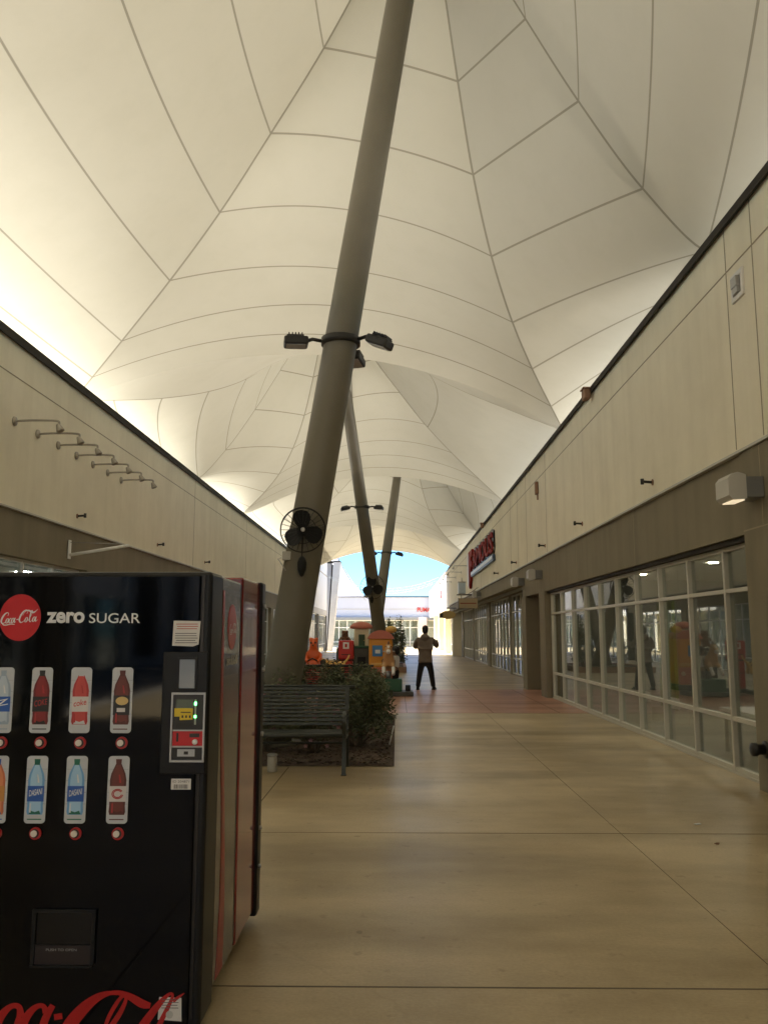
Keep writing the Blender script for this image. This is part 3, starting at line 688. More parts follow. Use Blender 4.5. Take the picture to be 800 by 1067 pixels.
# ------------------------------------------------------------------ things on the walls
def gooseneck(loc, L, label, m, grp):
    t = thing('gooseneck_lamp', label, 'wall lamp', loc, 0, grp); s = 1 if L > 0 else -1
    MB().lathe([(.075, 0), (.07, .025), (.03, .04)], 16, 0, Matrix.Rotation(R(90) * s, 4, 'Y')).build('wall_plate', m, t)
    MB().tube(crom([(0.02 * s, 0, 0), (L * .4, 0, .012), (L * .92, 0, .005), (L * 1.0, 0, -.03), (L * .98, 0, -.07)], 5), .018).build('arm', m, t)
    MB().lathe([(.03, .012), (.038, -.02), (.062, -.10), (.056, -.11), (.02, -.085)], 16, 0, Matrix.Translation((L * .98, 0, -.065)) @ Matrix.Rotation(R(-25) * s, 4, 'Y')).build('lamp_shade', m, t)
    return t
G1 = 'row of gooseneck lamps on the left cream wall'
M['gn'] = mat('weathered_lamp_metal', (.36, .33, .28), .5, .3)
ordn = ['gooseneck lamp on the left wall, nearest to the viewer', 'second gooseneck lamp from the near end of the left wall row', 'third gooseneck lamp from the near end of the left wall row',
        'middle gooseneck lamp in the row of seven on the left wall', 'third gooseneck lamp from the far end of the left wall row', 'second gooseneck lamp from the far end of the left wall row', 'gooseneck lamp at the far end of the row of seven on the left wall']
g0 = gooseneck((-5.9, 12.65, 4.80), .70, ordn[0], M['gn'], G1)
for i in range(1, 7): dup(g0, (-5.9, 12.65 + .85 * i, 4.80), None, ordn[i])
G2 = 'gooseneck lamps above the far right shops'
for i, (y, lab) in enumerate(((43, 'gooseneck lamp on the right wall beyond the red lettered sign, nearest of the four'), (47.5, 'second of the four gooseneck lamps on the right wall beyond the red sign'),
                              (52, 'third of the four gooseneck lamps on the right wall beyond the red sign'), (56.5, 'farthest gooseneck lamp on the shaded right wall, by the sunlit block'))):
    if i == 0: gq = gooseneck((3.65, y, 4.95), -.75, lab, M['galv'], G2)
    else: dup(gq, (3.65, y, 4.95), None, lab)
# conduit stubs under the missing signs
def stub(loc, s, lab, grp):
    t = thing('conduit_stub', lab, 'conduit stub', loc, 0, grp)
    MB().lathe([(.045, 0), (.045, .012), (.02, .02)], 12, 0, Matrix.Rotation(R(90) * s, 4, 'Y')).build('flange', M['terra'], t)
    MB().tube([(.01 * s, 0, 0), (.16 * s, 0, .012)], .02).tube([(.15 * s, 0, -.03), (.15 * s, 0, .05)], .026).build('pipe', M['dark'], t)
    return t
G3 = 'capped conduit stubs above the taupe bands'
s0 = stub((-5.9, 15.4, 3.70), 1, 'capped conduit stub on the left wall just above the white sign arm', G3)
dup(s0, (-5.9, 20.7, 3.72), None, 'capped conduit stub on the left wall right of the white sign arm')
dup(s0, (-5.9, 25.9, 3.72), None, 'capped conduit stub on the left wall nearest the thick mast')
s1 = stub((3.65, 11.9, 3.68), -1, 'capped conduit stub on the right wall nearest the wall light', G3)
for y, lab in ((16.5, 'capped conduit stub on the right wall above the middle of the near shop window'), (20.7, 'capped conduit stub on the right wall above the end of the near shop window'),
               (25.7, 'capped conduit stub on the right wall above the alcove lights'), (30.3, 'farthest capped conduit stub, below the red lettered sign')):
    dup(s1, (3.65, y, 3.68), None, lab)
# white sign arm
t = thing('sign_arm', 'empty white sign arm on a plate on the left taupe band', 'sign bracket', (-5.9, 15.1, 3.05))
MB().bbox(0, .02, -.06, .06, -.17, .17, .006).build('plate', M['white'], t)
MB().tube([(.02, 0, -.10), (1.08, 0, .07)], .03, 10).build('arm', M['white'], t)
MB().tube([(.02, 0, .13), (.9, 0, .10)], .005, 6).build('stay_wire', M['steel'], t)
# wall lights on the right
def wallpack(loc, lab, lit):
    t = thing('wall_light', lab, 'wall light', loc, 0, 'box wall lights on the taupe band')
    MB().bbox(-.20, 0, -.15, .15, -.11, .10, .008).build('back_box', mat('dull_zinc', (.20, .20, .19), .5, .4), t)
    pr = [(-.16, -.125), (-.30, -.135), (-.335, -.09), (-.335, .08), (-.30, .125), (-.24, .14), (-.20, .13), (-.16, .115)]
    mb = MB(); mb.prism(pr, lambda u, v, s: (u - .02, -.17 + .34 * s, v)); mb.build('housing', M['galv'], t)
    mb = MB().add([(-.31, -.13, -.146), (-.31, .13, -.146), (-.19, .13, -.139), (-.19, -.13, -.139), (-.31, -.13, -.130), (-.31, .13, -.130), (-.19, .13, -.120), (-.19, -.13, -.120)],
                  [(0, 1, 2, 3), (7, 6, 5, 4), (0, 4, 5, 1), (1, 5, 6, 2), (2, 6, 7, 3), (3, 7, 4, 0)])
    mb.build('lens', lit, t); return t
wallpack((3.627, 8.42, 2.99), 'pale box wall light on the near right pilaster, nearest to the viewer', M['lamp_on'])
wallpack((3.657, 21.4, 3.02), 'pale box wall light above the pilaster right of the dark alcove', M['white'])
wallpack((3.657, 24.4, 3.02), 'pale box wall light above the pilaster left of the dark alcove', M['white'])
wallpack((3.657, 37.0, 3.25), 'pale box wall light farthest along, behind the hanging tan sign', M['white'])
t = thing('wall_vent', 'square white framed vent high on the right cream wall', 'vent', (3.65, 8.62, 5.22))
mb = MB()
for a in ((-.15, .15, .10, .15), (-.15, .15, -.15, -.10), (-.15, -.10, -.10, .10), (.10, .15, -.10, .10)): mb.box(-.025, -.002, a[0], a[1], a[2], a[3])
mb.build('frame', M['stucco_white'], t)
MB().box(-.06, -.002, -.07, .07, -.02, .09).box(-.05, -.002, -.06, .06, -.09, -.02).build('hood', M['steel'], t)
t = thing('roof_scupper', 'tan scupper box on the edge of the right roof, nearer one', 'scupper', (3.59, 15.3, 5.93), group='scuppers on the right roof edge')
MB().bbox(-.12, 0, -.12, .12, -.08, .11, .02).build('box', M['terra'], t); MB().box(-.14, 0, -.14, .14, .112, .13).build('lid', M['terra'], t)
dup(t, (3.59, 34.6, 5.93), None, 'tan scupper box on the edge of the right roof, farther one above the red sign')
o = MB().bbox(-.07, 0, -.1, .1, -.16, .16, .01).box(-.03, -.0, -.03, .03, -.3, -.16).build('junction_box', M['terra']); o.location = (3.643, 21.5, 5.25)
tag(o, 'small brown junction box on the right cream wall above the alcove', 'junction box')
t = thing('hose_connection', 'round capped pipe fitting low on the near right pilaster', 'pipe fitting', (3.627, 8.6, .42))
Tm = Matrix.Rotation(R(-90), 4, 'Y')
MB().lathe([(.085, 0), (.085, .015), (.05, .02)], 18, 0, Tm).build('flange', M['dark'], t); MB().lathe([(.05, .02), (.05, .09), (.065, .095), (.065, .14), (.03, .15)], 18, 0, Tm).build('cap', M['dark'], t)

# shop sign with red letters
t = thing('shop_sign', 'red letter shop sign with white underline and long tailed first letter on right wall', 'sign', (3.65, 41.4, 4.3))
fnr = lambda u, v, w: (-.12 - w, -u, v)
mb = put_text(MB(), 'AMOUS', lambda u, v, w: (-.085 - w * .4, -1.9 - u, .22 + v), width=8.3, height=.80, extrude=.06, bold=.03)
mb.build('lettering', M['sign_red'], t)
mb = MB()
for poly in ([(.15, -.45), (.55, -.62), (1.05, -.2), (1.15, .3), (1.15, 1.15), (.1, 1.15), (.1, .2)], [(1.15, .85), (2.1, .85), (2.1, 1.15), (1.15, 1.15)], [(1.15, .38), (1.9, .38), (1.9, .62), (1.15, .62)]):
    mb.prism(poly, lambda u, v, s: (-.03 - .11 * s, -u, v))
mb.build('tailed_letter', M['sign_red'], t)
MB().bbox(-.13, -.03, .02, .62, -.45, 1.15, .03).build('letter_edge', M['white'], t)
mb = MB().bbox(-.12, -.02, -10.4, -1.25, -.10, .14, .02); mb.build('underline', mat('sign_blue', (.05, .09, .16), .4), t)
MB().box(-.14, -.121, -10.2, -1.35, -.03, .09).build('underline_face', M['white'], t)
mb = put_text(MB(), 'AMOUS', lambda u, v, w: (-.035 - w * .6, -1.78 - u, .11 + v), width=8.6, height=1.02, extrude=.04, bold=.10); mb.build('letter_backing', M['black'], t)

# hanging blade signs
def blade(loc, w, h, lab, oval, m, txt=None):
    t = thing('blade_sign', lab, 'sign', loc, 0, 'blade signs hanging by the right shops')
    MB().tube([(.05, 0, h + .16), (-w - .08, 0, h + .16)], .025).tube([(.05, 0, h + .5), (-w * .5, 0, h + .18)], .012).build('bracket', M['dark'], t)
    MB().tube([(-.12, 0, h), (-.12, 0, h + .15)], .012).tube([(-w + .12, 0, h), (-w + .12, 0, h + .15)], .012).build('hanger', M['dark'], t)
    mb = MB()
    if oval: mb.prism([(-w / 2 + w / 2 * math.cos(a), h / 2 + h / 2 * math.sin(a)) for a in [2 * math.pi * j / 28 for j in range(28)]], lambda u, v, s: (u, -.04 + .08 * (1 - s), v))
    else: mb.bbox(-w, 0, -.04, .04, 0, h, .01)
    mb.build('board', m, t)
    if not oval:
        MB().box(-w - .02, -w - .002, -.05, .05, -.02, h + .02).build('edge_trim', M['dark'], t)
        MB().box(-w + .06, -.06, -.044, -.0405, h * .44, h * .56).build('stripe', M['sign_text'], t)
    else: MB().box(-w - .04, -w * .82, -.05, .05, h * .15, h * .7).build('emblem', M['dark'], t)
    return t
blade((3.62, 38, 2.66), .84, .44, 'tan rectangular blade sign with a red brown line hanging by the right shops', False, M['sign_tan'])
blade((3.62, 52, 2.42), .95, .5, 'gold oval blade sign hanging farther along by the right shops', True, M['gold'])
t = thing('lantern_sign', 'pale blue box lantern sign standing above the tan blade sign', 'lantern', (2.92, 37.9, 3.30))
MB().bbox(-.16, .16, -.1, .1, 0, .5, .02).build('panel', M['lantern'], t)
MB().box(-.18, .18, -.12, .12, -.03, -.002).box(-.18, .18, -.12, .12, .502, .54).tube([(0, 0, .54), (0, 0, .72)], .02).tube([(0, 0, -.03), (0, 0, -.04)], .05).build('frame', M['galv'], t)
t = thing('wall_emblem', 'small faded red shop letters on the white sunlit block', 'sign', (3.68, 70.5, 4.35))
put_text(MB(), 'H', lambda u, v, w: (-.03 - w, -u, v), width=1.5, height=.7, extrude=.02, bold=.03).build('lettering', M['red'], t)
t = thing('awning_arm', 'grey projecting sign arm on the white sunlit block', 'sign bracket', (3.7, 66, 3.75))
MB().tube([(0, 0, .1), (-1.0, 0, .3)], .04).tube([(0, 0, -.12), (-.9, 0, .25)], .03).build('arm', M['steel'], t)
MB().box(-.02, 0, -.1, .1, -.2, .2).build('plate', M['steel'], t)
# string lights
t = thing('string_lights', 'faint strings of small lights sagging across the open sky past the canopy', 'string lights')
for k, (y0, y1) in enumerate(((70, 74), (74, 79), (79, 83))):
    mb = MB(); pts = [Vector((-5.9 + 9.6 * j / 24, y0 + (y1 - y0) * j / 24, 6.4 - 1.2 * 4 * (j / 24) * (1 - j / 24) * .9)) for j in range(25)]
    mb.tube(pts, .010, 5)
    for p in pts[1:-1]: mb.ball(p - Vector((0, 0, .06)), .035, 0, 8)
    mb.build('light_string', mat('string_grey', (.45, .5, .5), .5), t)

# ------------------------------------------------------------------ vending machines
vm = thing('vending_machine', 'black soft drink vending machine facing the viewer with bottle buttons and red logos', 'vending machine', (0, 0, 0))
Y0 = 3.5; XL, XR = -1.735, -.765
MB().bbox(XL, XR - .005, 3.74, 4.2, .08, 1.80, .012).build('cabinet', mat('grey_brown_side_vinyl', (.075, .064, .05), .22, coat=.3, var=.06, vscale=3), vm)
for x in (XL + .08, XR - .1):
    for y in (3.85, 4.12): MB().lathe([(.03, 0), (.03, .01), (.015, .02), (.015, .08)], 10).build('foot', M['steel'], vm).location = (x, y, 0)
blk = mat('glossy_black_door', (.003, .003, .0035), .05, spec=.25, coat=.0, bump=.012, bscale=5)
do = MB().bbox(XL, XR, Y0 + .012, 3.735, .035, 1.805, .014).build('door', M['black'], vm)
MB().bbox(XL + .012, XR - .045, Y0, Y0 + .05, .045, 1.79, .006).build('front_panel', blk, do)
MB().box(XR - .040, XR - .030, Y0 + .006, Y0 + .02, .07, 1.79).build('edge_trim', mat('dark_trim', (.035, .03, .026), .3, .5), do)
F = lambda u, v, w: (u, Y0 - .0015 - w, v)       # a point on the front panel
def disc(mb, cx, cz, rx, rz, y0, y1, mi=0, n=40): return mb.prism([(cx + rx * math.cos(2 * math.pi * j / n), cz + rz * math.sin(2 * math.pi * j / n)) for j in range(n)], lambda u, v, s: (u, y0 if s == 0 else y1, v), mi)
logo_red = mat('logo_red', (.55, .006, .010), .3)
lgw = mat('logo_white', (.74, .74, .74), .4)
lo = disc(MB(), -1.555, 1.615, .086, .096, Y0 + .003, Y0 - .002).build('logo_disc', logo_red, vm)
sm_ = MB(); k_ = .155 / 10.2
script_word(sm_, lambda u, v, w: (-1.635 + u * k_, Y0 - .0025 - w, 1.590 + v * k_ * 1.12 + u * k_ * .06)); sm_.build('script', lgw, lo)
zt = put_text(MB(), 'zero', lambda u, v, w: (-1.445 + u, Y0 - .002 - w, 1.592 + v), width=.158, height=.046, bold=.035); zt.build('lettering', lgw, vm)
zt = put_text(MB(), 'SUGAR', lambda u, v, w: (-1.268 + u, Y0 - .002 - w, 1.592 + v), width=.212, height=.041, bold=.004); zt.build('lettering', lgw, vm)
# product cards
PR = [(.0, .0), (.030, .0), (.034, .012), (.032, .035), (.034, .075), (.033, .10), (.034, .135), (.029, .16), (.014, .192), (.012, .197)]
def bottle_poly(sx, sz, z0): return [(u * sx, z0 + v * sz) for u, v in PR] + [(-u * sx, z0 + v * sz) for u, v in reversed(PR[1:])]
card_m = mat('card_silver', (.55, .57, .60), .35); btn_r = mat('button_red', (.40, .012, .012), .3); btn_w = mat('button_white', (.75, .70, .62), .3)
clear = mat('clear_bottle_print', (.34, .42, .52), .4); cola = mat('cola_print', (.16, .012, .012), .4); red_b = mat('red_bottle_print', (.42, .03, .03), .4)
water = mat('water_print', (.16, .38, .66), .4); root = mat('root_beer_print', (.10, .022, .016), .4); peach = mat('orange_bottle_print', (.60, .17, .07), .4)
lbl_blue = mat('label_blue', (.02, .10, .40), .4); lbl_w = mat('label_white', (.66, .62, .60), .4); lbl_y = mat('label_yellow', (.66, .47, .18), .4); lbl_k = mat('label_black', (.02, .017, .015), .4); lbl_tan = mat('label_orange', (.55, .25, .06), .4)
INNER = {'clear_bottle_print': mat('clear_inner_print', (.50, .58, .66), .4), 'cola_print': mat('cola_inner_print', (.26, .02, .02), .4), 'red_bottle_print': mat('red_inner_print', (.55, .07, .06), .4), 'water_print': mat('water_inner_print', (.38, .60, .80), .4), 'root_beer_print': mat('root_inner_print', (.16, .035, .025), .4), 'orange_bottle_print': mat('orange_inner_print', (.70, .26, .12), .4)}
cap_g = mat('cap_green', (.01, .14, .09), .4)
def pc(cx, z0, body, lblm, capm, txt, txtm, kind):
    W, Hh = .085, .262
    rr = .014; pts = []
    for (qx, qz, a0) in ((W / 2 - rr, Hh - rr, 0), (-W / 2 + rr, Hh - rr, 90), (-W / 2 + rr, rr, 180), (W / 2 - rr, rr, 270)):
        for j in range(6): a = R(a0 + 18 * j); pts.append((cx + qx + rr * math.cos(a), z0 + qz + rr * math.sin(a)))
    c = MB().prism(pts, lambda u, v, s: (u, Y0 + .003 if s == 0 else Y0 - .002, v))
    for k in range(4): c.box(cx - W / 2 + .001, cx + W / 2 - .001, Y0 - .0026, Y0 - .0018, z0 + .075 + .045 * k, z0 + .0758 + .045 * k, 1)
    co = c.build('product_card', [card_m, mat('card_line', (.2, .2, .2), .5) if 'card_line' not in bpy.data.materials else bpy.data.materials['card_line']], vm)
    def fl(y): return lambda u, v, s: (cx + u, (Y0 - y) if s == 0 else (Y0 - y - .0006), v)
    b = MB().prism(bottle_poly(.98, 1.0, z0 + .034), fl(.0028), 0)
    b.prism([(u * .72, v) for u, v in bottle_poly(.98, .96, z0 + .038)], fl(.0032), 6)
    b.prism([(-.024, z0 + .036), (.024, z0 + .036), (.018, z0 + .050), (0, z0 + .044), (-.018, z0 + .050)], fl(.0034), 1)
    b.box(cx - .030, cx + .028, Y0 - .0030, Y0 - .0024, z0 + .014, z0 + .018, 1)
    b.prism([(-.010, z0 + .225), (.010, z0 + .225), (.012, z0 + .250), (-.012, z0 + .250)], fl(.0030), 1)
    zA, zB = (z0 + .085, z0 + .145) if kind != 2 else (z0 + .072, z0 + .150)
    b.prism([(-.0335, zA), (.0335, zA), (.0335, zB), (-.0335, zB)], fl(.0036), 2)
    b.prism([(-.022, z0 + .042), (-.016, z0 + .042), (-.017, z0 + .078), (-.022, z0 + .078)], fl(.0040), 3)
    b.prism([(.006, z0 + .158), (.013, z0 + .158), (.006, z0 + .190), (.002, z0 + .190)], fl(.0040), 3)
    if txt:
        put_text(b, txt, lambda u, v, w: (cx - .026 + u, Y0 - .0044 - w, (zA + zB) / 2 - .011 + v + u * .18), width=.052, height=.024, mi=4, bold=.01)
    if kind == 2: b.prism([(.026 * math.cos(a) + .002, z0 + .128 + .017 * math.sin(a)) for a in [j * math.pi / 8 for j in range(16)]], fl(.0044), 4); b.prism([(-.018, z0 + .084), (.016, z0 + .084), (.016, z0 + .100), (-.018, z0 + .100)], fl(.0044), 5)
    if kind == 3:
        for a in range(2): brush(b, [(cx + .022 * math.cos(.6 + j * .5) * (1 - .25 * a), (zA + zB) / 2 + .018 * math.sin(.6 + j * .5) * (1 - .25 * a), .003) for j in range(12)], lambda u, v, w: (u, Y0 - .0046 - w, v), 4, 3)
    b.build('bottle_print', [body, capm, lblm, lgw if body in (water, clear) else red_b, txtm, lbl_w, INNER[body.name]], co)
    bo = disc(MB(), cx + .008, z0 - .038, .024, .024, Y0 + .004, Y0 - .006).build('button', btn_r, vm)
    disc(MB(), cx + .003, z0 - .038, .0125, .0125, Y0 - .006, Y0 - .012).build('button_cap', btn_w, bo)
    disc(MB(), cx + .006, z0 - .038, .0175, .0175, Y0 - .0060, Y0 - .0066).build('button_ring', lbl_k, bo)
cx4 = [-1.607, -1.448, -1.287, -1.118]
for cx, *a in ((cx4[0], clear, lbl_blue, clear, 'Z', lgw, 1), (cx4[1], cola, lbl_k, lbl_k, 'COKE', red_b, 1), (cx4[2], red_b, lbl_w, card_m, 'coke', logo_red, 1), (cx4[3], root, lbl_k, root, '', lbl_y, 2)): pc(cx, 1.150, *a)
for cx, *a in ((cx4[0], peach, lbl_tan, lbl_blue, '', lbl_blue, 1), (cx4[1], water, lbl_blue, cap_g, 'DASANI', lgw, 1), (cx4[2], water, lbl_blue, cap_g, 'DASANI', lgw, 1), (cx4[3], root, lbl_w, root, '', red_b, 3)): pc(cx, .798, *a)
# notices
paper = mat('paper_white', (.70, .68, .66), .7); ink = mat('ink_grey', (.12, .11, .11), .7); ink_r = mat('ink_red', (.45, .06, .05), .7)
n = MB().prism([(-.920, 1.500), (-.835, 1.497), (-.812, 1.505), (-.806, 1.600), (-.917, 1.602)], lambda u, v, s: (u, Y0 + .002 if s == 0 else Y0 - .002, v))
for k in range(9):
    z = 1.588 - .0095 * k
    if k != 3: n.box(-.910 + random.random() * .012, -.815 - random.random() * .012, Y0 - .0026, Y0 - .0021, z - .0014, z + .0014, 2 if k < 3 else 1)
n.build('notice', [paper, ink, ink_r], vm)
n = MB().bbox(-.905, -.825, Y0 - .002, Y0 + .002, .930, .972, .001)
put_text(n, 'ID 204871', lambda u, v, w: (-.898 + u, Y0 - .0025, .957 + v), width=.066, height=.009, mi=1)
for k in range(22): n.box(-.893 + .0026 * k, -.893 + .0026 * k + random.choice((.0008, .0014, .0018)), Y0 - .0026, Y0 - .0021, .934, .950, 1)
n.build('asset_tag', [paper, ink], vm)
n = MB().prism([(-.925, .072), (-.833, .066), (-.836, .150), (-.922, .153)], lambda u, v, s: (u, Y0 + .002 if s == 0 else Y0 - .002, v))
for k in range(4): n.box(-.912, -.85 + .004 * (k % 2), Y0 - .0026, Y0 - .0021, .143 - .010 * k, .1455 - .010 * k, 1)
disc(n, -.880, .090, .014, .014, Y0 - .0021, Y0 - .0026, 2); n.build('service_sticker', [paper, ink, mat('sticker_grey', (.5, .5, .48), .6)], vm)
# payment column
rec = MB().bbox(-.955, -.770, Y0 - .004, Y0 + .01, .99, 1.475, .004).build('payment_recess', mat('satin_black', (.004, .004, .0045), .35, spec=.3), vm)
sc_ = MB().bbox(-.885, -.820, Y0 - .012, Y0 - .002, 1.328, 1.445, .003).build('card_screen', mat('grey_screen', (.20, .23, .28), .12), vm)
MB().box(-.893, -.812, Y0 - .0095, Y0 - .0045, 1.320, 1.453).build('bezel', M['black'], sc_)
fr = MB()
for a in ((-.912, -.774, 1.304, 1.312), (-.912, -.774, 1.038, 1.046), (-.912, -.905, 1.046, 1.304), (-.781, -.774, 1.046, 1.304), (-.905, -.781, 1.160, 1.165), (-.905, -.781, 1.096, 1.101)): fr.box(a[0], a[1], Y0 - .016, Y0 - .003, a[2], a[3])
pf = fr.build('payment_frame', M['steel'], vm)
MB().box(-.904, -.782, Y0 - .010, Y0 - .0045, 1.166, 1.303).build('bill_panel', lbl_k, pf)
MB().box(-.892, -.822, Y0 - .013, Y0 - .0105, 1.250, 1.285).build('display', mat('lcd_green_grey', (.06, .09, .065), .2), pf)
yp = MB().prism([(-.898, 1.250), (-.824, 1.250), (-.824, 1.205), (-.876, 1.203), (-.876, 1.217), (-.898, 1.217)], lambda u, v, s: (u, Y0 - .0105 if s == 0 else Y0 - .015, v))
for k in range(3): yp.box(-.868 + .015 * k, -.861 + .015 * k, Y0 - .0157, Y0 - .0152, 1.212, 1.222, 1)
yp.box(-.872, -.832, Y0 - .0157, Y0 - .0152, 1.232, 1.236, 1)
yp.build('bill_entry', [mat('bill_yellow', (.72, .52, .02), .4), lbl_k], pf)
MB().box(-.817, -.810, Y0 - .013, Y0 - .0105, 1.185, 1.285).build('light_strip', mat('light_strip_grey', (.4, .45, .35), .4), pf)
MB().box(-.818, -.809, Y0 - .0145, Y0 - .0132, 1.262, 1.275).box(-.818, -.809, Y0 - .0145, Y0 - .0132, 1.212, 1.222).build('status_led', mat('green_led', (.02, .5, .05), .4, emit=((.1, 1., .2), 1.6)), pf)
MB().box(-.890, -.822, Y0 - .012, Y0 - .0105, 1.180, 1.192).build('slot', M['dark'], pf)
cp = MB().box(-.904, -.782, Y0 - .009, Y0 - .0045, 1.102, 1.159).box(-.900, -.868, Y0 - .0095, Y0 - .009, 1.135, 1.137); cp.build('coin_panel', logo_red, pf)
MB().box(-.888, -.880, Y0 - .0105, Y0 - .0092, 1.118, 1.152).build('coin_slot', lbl_k, pf); MB().box(-.835, -.795, Y0 - .0105, Y0 - .0092, 1.135, 1.150).build('coin_plate', lbl_k, pf)
MB().lathe([(.011, 0), (.011, .006), (.004, .008)], 14, 0, Matrix.Translation((-.812, Y0 - .0092, 1.117)) @ Matrix.Rotation(R(90), 4, 'X')).build('return_knob', lgw, pf)
MB().box(-.904, -.782, Y0 - .009, Y0 - .0045, 1.047, 1.095).build('lower_panel', lbl_k, pf)
MB().box(-.882, -.812, Y0 - .011, Y0 - .0092, 1.060, 1.088).build('lower_plate', M['steel'], pf); MB().box(-.855, -.838, Y0 - .0125, Y0 - .0112, 1.068, 1.080).build('lock', M['dark'], pf)
# delivery door
mb = MB()
for a in ((-1.43, -1.415, .27, .475), (-1.195, -1.18, .27, .475), (-1.415, -1.195, .465, .475)): mb.box(a[0], a[1], Y0 - .014, Y0 - .002, a[2], a[3])
mb.box(-1.43, -1.19, Y0 - .016, Y0 - .002, .262, .270); dd = mb.build('delivery_frame', M['black'], vm)
MB().box(-1.414, -1.196, Y0 - .007, Y0 - .003, .345, .464).build('delivery_flap', mat('flap_black', (.004, .004, .004), .15), dd)
MB().box(-1.414, -1.196, Y0 - .010, Y0 - .003, .272, .343).build('delivery_lip', mat('flap_plum', (.018, .012, .014), .35), dd)
put_text(MB(), 'PUSH TO OPEN', lambda u, v, w: (-1.37 + u, Y0 - .0107, .322 + v), width=.12, height=.009).build('push_text', M['steel'], dd)
# big script along the bottom
bs = MB(); fb_ = lambda u, v, w: (u, Y0 - .002 - w, v)
def arc(cx, cz, rx, rz, a0, a1, w0, w1, sl=.35, n=9):
    o = []
    for i in range(n):
        a = R(a0 + (a1 - a0) * i / (n - 1)); o.append((cx + rx * math.cos(a) + rz * math.sin(a) * sl, cz + rz * math.sin(a), w0 + (w1 - w0) * abs(math.cos(a))))
    return o
for st_ in ([(-1.655, .235, .02), (-1.66, .19, .035), (-1.68, .12, .05), (-1.70, .04, .05)], arc(-1.505, .055, .042, .065, 20, 380, .014, .034), arc(-1.405, .055, .040, .065, 40, 330, .014, .032),
            [(-1.335, .122, .022), (-1.362, .07, .03), (-1.375, .02, .03)], [(-1.328, .078, .022), (-1.296, .083, .022)],
            [(-1.29, .0, .05), (-1.262, .055, .052), (-1.22, .105, .046), (-1.17, .146, .032), (-1.12, .166, .018), (-1.085, .164, .010)],
            [(-1.135, .02, .012), (-1.115, .08, .016), (-1.08, .140, .015), (-1.058, .158, .012), (-1.052, .14, .014), (-1.075, .09, .02), (-1.11, .04, .02)],
            [(-1.15, .158, .006), (-1.10, .170, .014), (-1.045, .158, .024), (-.99, .130, .032), (-.955, .122, .02)],
            [(-1.02, .0, .03), (-.975, .06, .032), (-.93, .118, .026), (-.892, .158, .014), (-.874, .166, .010), (-.872, .15, .012), (-.895, .10, .018), (-.92, .05, .02)],
            [(-.868, .138, .014), (-.845, .155, .010), (-.825, .168, .003)]):
    brush(bs, st_, fb_)
for i, v in enumerate(bs.v): bs.v[i] = (max(v[0], XL + .014), v[1], max(v[2], .052))
bs.build('large_script', mat('script_red', (.46, .012, .012), .35), vm)
# side graphics of the machine
S = lambda y, z, s: (XR - .005 + (.0006 if s == 0 else .0026), y, z)
sl_ = [(1.74, 3.768, 3.80), (1.45, 3.766, 3.80), (1.2, 3.775, 3.815), (1.0, 3.81, 3.86), (.8, 3.845, 3.905), (.6, 3.865, 3.935), (.4, 3.86, 3.955), (.2, 3.83, 3.955), (.10, 3.80, 3.945)]
sg = MB().prism([(a_, z_) for z_, a_, b_ in sl_] + [(b_, z_) for z_, a_, b_ in reversed(sl_)], S)
sg.build('side_stripe', mat('side_red', (.34, .022, .016), .3), vm)
so = MB().prism([(3.985 + .095 * math.cos(a), 1.58 + .105 * math.sin(a)) for a in [j * 2 * math.pi / 32 for j in range(32)]], S).build('side_logo', mat('side_logo_red', (.45, .02, .02), .3), vm)
script_word(MB(), lambda u, v, w: (XR + .0005 + w, 3.905 + u * .0157, 1.552 + v * .0157)).build('script', lgw, so)
put_text(MB(), 'zero SUGAR', lambda u, v, w: (XR - .001, 3.86 + u, 1.405 + v), width=.26, height=.045, bold=.02).build('lettering', mat('lettering_cream', (.55, .52, .45), .5), vm)
# second machine back to back
MB().box(-1.70, -.775, 4.203, 4.24, .10, 1.79).build('rear_panel', M['black'], vm)
v2 = thing('vending_machine', 'red sided vending machine standing back to back behind the black one', 'vending machine', (0, 0, 0))
redside = mat('glossy_red_side', (.24, .030, .026), .12, var=.25, vscale=3, stretch=(1, 1, .3), coat=.4)
MB().bbox(-1.72, -.768, 4.245, 4.76, .08, 1.83, .012).build('cabinet', redside, v2)
MB().bbox(-1.72, -.752, 4.765, 4.88, .05, 1.835, .012).build('door', M['black'], v2)
MB().bbox(-1.69, -.95, 4.879, 4.892, .75, 1.75, .005).build('front_panel', blk, v2)
for x in (-1.62, -.85):
    for y in (4.32, 4.66): MB().lathe([(.03, 0), (.03, .01), (.015, .02), (.015, .08)], 10).build('foot', M['steel'], v2).location = (x, y, 0)
for z in (.3, .5, 1.0, 1.35, 1.7): MB().lathe([(.012, 0), (.012, .014), (.004, .016)], 8, 0, Matrix.Translation((-.752, 4.80, z)) @ Matrix.Rotation(R(90), 4, 'Y')).build('hinge', M['steel'], v2)

